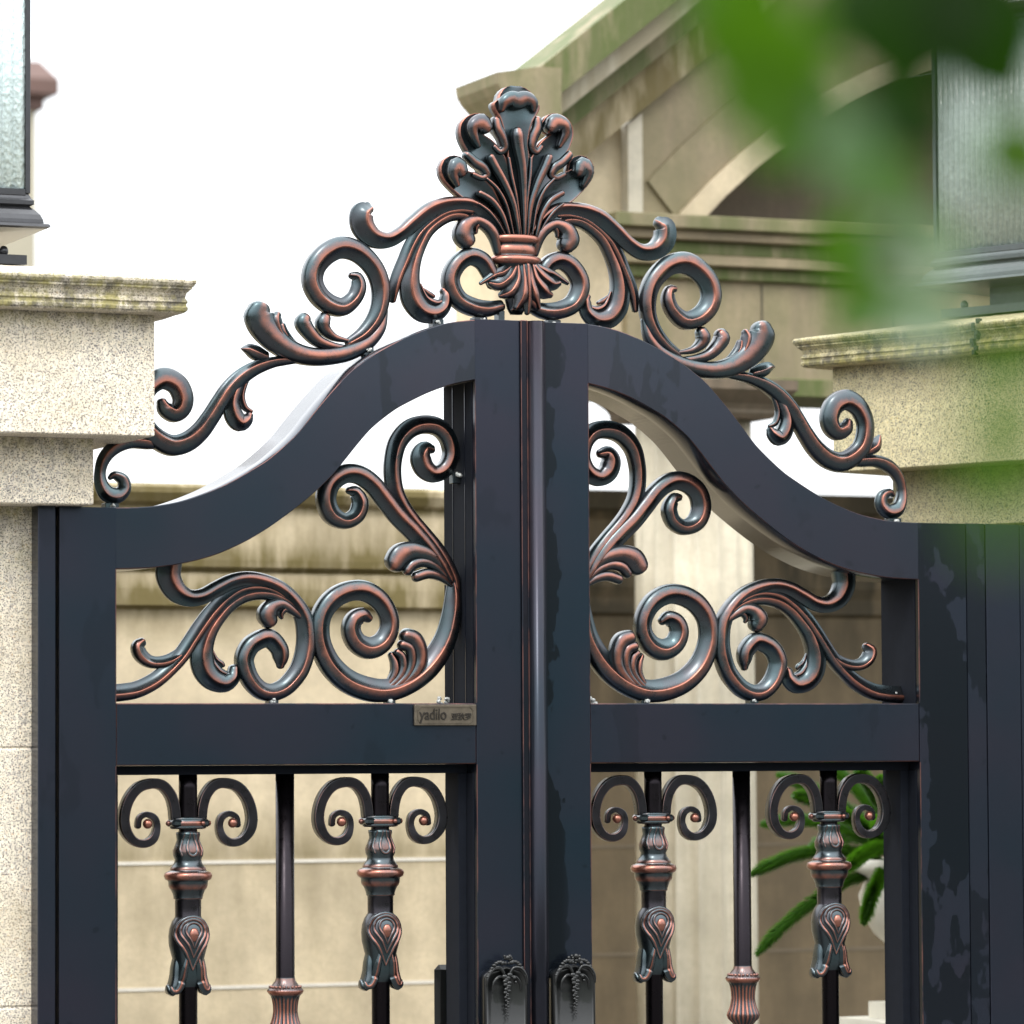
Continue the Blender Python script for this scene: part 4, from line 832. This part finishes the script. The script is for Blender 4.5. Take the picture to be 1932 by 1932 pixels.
# receding return wall and corner pilaster
PB(prism([(1.125, 2.53), (1.3445, 2.53), (1.3445, rz(1.345)-.36), (1.125, rz(1.125)-.30)], YF+.03, YF+.6, lambda x, z: .15), 'side_wall', WALL1)
PB(prism([(1.345, 2.9605), (1.385, 2.9605), (1.385, rz(1.385)-.36), (1.345, rz(1.345)-.36)], YF-.012, YF+.05, lambda x, z: 0), 'corner_strip', COLM)
# impost cornice: stacked bands
ic = MB()
for z0, z1, o, mo in ((2.925, 2.9595, .085, .5), (2.900, 2.9245, .06, .1), (2.865, 2.8995, .035, .9), (2.838, 2.8645, .045, .2), (2.806, 2.8375, .02, .8)):
    ic.box((1.362-o, YF-o, z0), (4.9, YF+.3, z1), 0, .003, None, moss=mo)
PB(ic, 'impost_cornice', PORT)
PB(prism([(1.345, 2.5345), (4.9, 2.5345), (4.9, 2.8055), (1.345, 2.8055)], YF, YF+.3, lambda x, z: .3), 'beam', PORT)
bl = MB(); bl.box((1.34, YF-.02, 2.515), (4.9, YF+.31, 2.5605), 0, .002, None, moss=.9); PB(bl, 'beam_moulding', PORT)
for x in (1.72, 2.10, 2.48):
    PB(prism([(x, 2.566), (x+.005, 2.566), (x+.005, 2.80), (x, 2.80)], YF-.0015, YF+.001, lambda x, z: 1), 'wall_joint', PORTB)
# raking cornice in three stepped mouldings plus horizontal eave return
def rake(off0, off1, proj, x0=.95, x1=4.9, y1=.02):
    return prism([(x0, rz(x0, off1)), (x1, rz(x1, off1)), (x1, rz(x1, off0)), (x0, rz(x0, off0))], YF-proj, YF+y1, lambda x, z: .8)
PB(rake(-.105, 0, .24, 1.003), 'rake_cyma', PORT)
PB(rake(-.165, -.105, .19, 1.01), 'rake_fillet', COLM)
PB(rake(-.235, -.165, .10, 1.02), 'rake_fascia', PORT)
PB(rake(-.345, -.2355, .05, 1.06), 'rake_band', WALL1)
rt_ = prism([(.888, 3.262), (1.003, 3.282), (1.06, 3.282), (1.06, 3.10), (1.03, 3.10), (1.0, 3.135), (.965, 3.165), (.93, 3.19), (.905, 3.215), (.892, 3.235)], YF-.245, YF+.02, lambda x, z: .4)
PB(rt_, 'eave_return', PORT)
# pale fluted column with flared dark capital
cm = MB()
def fl(r, z, a, w_): return r*(1-.15*abs(sin(a*8))**.8), w_
lathe(cm, [(152, 0, .4), (152, 1200, .25), (150, 1800, .2), (146, 2440, .25)], 1497, 2440, 128, 1, fl, attrn='moss')
PB(cm, 'column', COLM)
cp = MB(); sq_stack(cp, [(.150, 2.44, .3), (.158, 2.452, .6), (.158, 2.462, .5), (.165, 2.475, .5), (.185, 2.495, .5), (.197, 2.508, .5), (.197, 2.5335, .6)], (1.497, 2.44), 0); PB(cp, 'capital', PORTB)
bs = MB(); sq_stack(bs, [(.20, 0, .5), (.20, .25, .5), (.17, .30, .5)], (1.497, 2.44), 0); PB(bs, 'plinth', COLM)
# rear pier carrying the far end
pr_ = MB(); pr_.box((4.4, 2.5, 0), (4.9, 3.1, 2.5145), moss=.2); PB(pr_, 'rear_pier', PORT)

# ------------------------------------------------------------------ far column with brown cap, at the left edge
FC = (2.72, 13.6)
fc = empty('distant_chimney', (FC[0], FC[1], 0), 'blurred cream stack with brown cap, far behind the left pillar lamp', 'chimney'); fr_ = fc.location.copy()

mb = MB(); sq_stack(mb, [(.245, 0, .1), (.245, 4.60, .1)], (2.36, 12.0), 0); mb.build('shaft', [m_simple('far_cream_render', (0.36, 0.33, 0.25), .8, 0, 3, .1)], fc, fr_)
BRN = m_simple('brown_cap_stone', (0.11, 0.062, 0.05), 0.6, 0, 6, 0.3)
mb = MB(); sq_stack(mb, [(.246, 4.6005, 0), (.275, 4.605, 0), (.275, 4.66, 0), (.33, 4.67, 0), (.33, 4.74, 0), (.26, 4.83, 0), (.1, 4.84, 0)], (2.36, 12.0), 0); mb.build('cap', [BRN], fc, fr_)
# ------------------------------------------------------------------ white urn on its pedestal with a foxtail fern
WHT = m_simple('white_plaster', (0.62, 0.60, 0.52), 0.6, 0, 14, 0.12)
U = (1.43, 1.155)
pe = empty('pedestal', (U[0], U[1], 0), 'white square plinth under the fern urn, low at the right stile', 'plinth')
mb = MB(); sq_stack(mb, [(.16, 0), (.16, .12), (.12, .15), (.12, .95), (.137, .96), (.137, 1.017)], U, 0); mb.build('slab', [WHT], pe)
mb = MB(); sq_stack(mb, [(.085, 1.0175), (.085, 1.053)], U, 0); mb.build('top_block', [WHT], pe)
ur = empty('urn', (1.40, 1.167, 1.0535), 'white round urn holding the fern, mostly hidden by the right stile', 'urn')
mb = MB(); lathe(mb, [(78, 1053.5), (78, 1075), (50, 1095), (38, 1130), (60, 1165), (105, 1205), (132, 1250), (138, 1290), (126, 1318), (120, 1326), (142, 1338), (156, 1346), (158, 1364), (148, 1370), (126, 1360), (120, 1335)], 1436, 1160, 48); mb.build('bowl', [WHT], ur)
FERN = m_leaf('fern_green', (0.042, 0.125, 0.010), (0.10, 0.29, 0.012), 0.5)
fe = empty('foxtail_fern', (U[0], U[1], 1.34), 'bright green foxtail fern with long plumed fronds in the white urn', 'plant')
FR = [(1.041, 1.201, 1.34), (1.031, 1.162, 1.168), (1.15, 1.366, 1.447), (1.226, 1.435, 1.556), (1.279, 1.302, 1.582), (1.251, 1.097, 1.565), (1.075, 0.959, 1.492), (1.14, 0.94, 1.355), (1.197, 0.977, 1.239), (1.2, 0.902, 1.548), (1.4, 1.032, 1.581), (1.547, 1.083, 1.51), (1.341, 1.506, 1.389), (1.144, 0.824, 1.447), (1.248, 0.903, 1.218), (1.124, 1.155, 1.513)]
for fi, tip in enumerate(FR):
    mb = MB(); B0 = Vector((U[0]-.02+random.uniform(-.04, .04), U[1]+random.uniform(-.04, .04), 1.35)); T_ = Vector(tip); mid = (B0+T_)/2+Vector((0, 0, .09 if T_.z < 1.45 else .05))
    n = 40; pts = []
    for i in range(n+1):
        t = i/n; pts.append((1-t)**2*B0+2*t*(1-t)*mid+t*t*T_)
    R = []
    for i, p in enumerate(pts):
        r = .0035*(1-.7*i/n); R.append([mb.vert((p.x+r*cos(a), p.y+r*.6*sin(a), p.z+r*sin(a))) for a in (0, 1.57, 3.14, 4.71)])
    mb.rings(R)
    for i in range(3200):
        t = random.uniform(.12, .995); p = (1-t)**2*B0+2*t*(1-t)*mid+t*t*T_
        d = (mid-B0)*(1-t)+(T_-mid)*t; d.normalize()
        v = Vector((random.gauss(0, 1), random.gauss(0, 1), random.gauss(0, 1))); v = (v-d*v.dot(d)).normalized()
        L = .034*min(1, (1-t)*5+.35)*min(1, t*4)*random.uniform(.7, 1.1); q = p+(v+d*1.3).normalized()*L; s = d.cross(v)*.0024
        a = mb.vert(tuple(p-s)); b = mb.vert(tuple(p+s)); c = mb.vert(tuple(q)); mb.face((a, b, c))
    mb.build('frond', [FERN], fe)

# ------------------------------------------------------------------ leafy branch close to the camera
LEAFM = m_leaf('fresh_leaf_green', (0.024, 0.064, 0.003), (0.055, 0.145, 0.002), 0.5); LEAFM2 = m_leaf('sky_highlight_leaf_green', (0.15, 0.20, 0.12), (0.05, 0.14, 0.03), 0.35); LEAFM3 = m_leaf('shaded_leaf_green', (0.006, 0.02, 0.001), (0.012, 0.045, 0.001), 0.6)  # second material: pale base colour paints a sky highlight on the leaf
LEAFM3.node_tree.nodes['Principled BSDF'].inputs['Specular IOR Level'].default_value = 0.1  # third material: shade of the top right leaves painted into its colour
LEAFM.node_tree.nodes['Principled BSDF'].inputs['Specular IOR Level'].default_value = 0.2
TWIG = m_simple('twig_bark', (0.06, 0.045, 0.02), .7, 0, 60, .3)
FG = [(-2.528, -6.02, 1.85, 0.058, 50, 0), (-2.545, -6.066, 1.827, 0.06, 75, 0), (-2.514, -6.024, 1.819, 0.058, 100, 0), (-2.487, -5.98, 1.811, 0.04, 120, 0), (-2.453, -5.944, 1.865, 0.05, 150, 0), (-2.495, -6.031, 1.804, 0.044, 40, 2), (-2.484, -6.039, 1.846, 0.06, 10, 1), (-2.491, -6.089, 1.838, 0.07, -20, 1), (-2.476, -6.095, 1.832, 0.07, 30, 1), (-2.412, -5.903, 1.808, 0.05, 95, 0), (-2.375, -5.864, 1.789, 0.052, 80, 2), (-2.348, -5.819, 1.767, 0.046, 95, 2), (-2.375, -5.809, 1.793, 0.046, 60, 0), (-2.345, -5.767, 1.775, 0.044, 100, 0), (-2.437, -6.055, 1.798, 0.044, 50, 0), (-2.441, -6.049, 1.725, 0.0234, 75, 0), (-2.396, -5.959, 1.713, 0.0216, 95, 0), (-2.453, -5.996, 1.819, 0.05, 60, 1), (-2.385, -5.859, 1.787, 0.036, 20, 0)]+[(-2.764,-6.615,1.661,0.022,70,0),(-2.761,-6.615,1.646,0.024,95,0),(-2.743,-6.569,1.654,0.018,60,0),(-2.736,-6.573,1.676,0.020,40,0),(-2.739,-6.570,1.639,0.020,80,0)]
br = empty('leafy_branch', (-2.404, -6.131, 1.904), 'leafy branch hanging close to the lens at top right, blurred green', 'branch')
def tube(mb, pts, r0, r1):
    R = []
    for i, p in enumerate(pts):
        r = r0+(r1-r0)*i/(len(pts)-1); R.append([mb.vert((p[0]+r*cos(a), p[1]+r*.5*sin(a), p[2]+r*sin(a))) for a in [k*pi/3 for k in range(6)]])
    mb.rings(R)
mb = MB()
tube(mb, [(-2.404, -6.131, 1.904), (-2.435, -6.06, 1.862), (-2.476, -6.02, 1.850), (-2.524, -6.021, 1.845)], .003, .0012)
tube(mb, [(-2.435, -6.06, 1.862), (-2.415, -5.97, 1.83), (-2.385, -5.87, 1.80), (-2.36, -5.80, 1.775)], .002, .001)
tube(mb, [(-2.435, -6.06, 1.862), (-2.437, -6.06, 1.80), (-2.44, -6.05, 1.74), (-2.436, -6.049, 1.70)], .002, .001)
mb.build('twig', [TWIG], br)
RT = Vector((0.9196, -0.3928, 0)); UPV = Vector((0, 0, 1)); FWD = Vector((.392, .918, .058))
for i, (x, y, z, L, a, lm) in enumerate(FG):
    L *= .84
    mb = MB(); ra = radians(a-90); ax_ = (RT*cos(ra)+UPV*sin(ra)+FWD*random.uniform(-.5, .5)).normalized()
    sd_ = (ax_.cross(FWD)+FWD*random.uniform(-.5, .5)).normalized(); nn = ax_.cross(sd_)
    c = Vector((x, y, z)); R = []
    for k in range(13):
        t = k/12; wd = .42*L*sin(pi*min(1, t*.97+.02))**.8*(1-.25*t); p = c+ax_*L*(t-.5)-nn*.12*L*(2*t-1)**2
        R.append([mb.vert(tuple(p+sd_*wd*s+nn*abs(s)*wd*.35)) for s in (-1, -.5, 0, .5, 1)])
    mb.rings(R, close=False, caps=False)
    mb.build('leaf', [(LEAFM, LEAFM3, LEAFM2)[lm]], br)
# small hanging raindrops under ledges and leaf tips
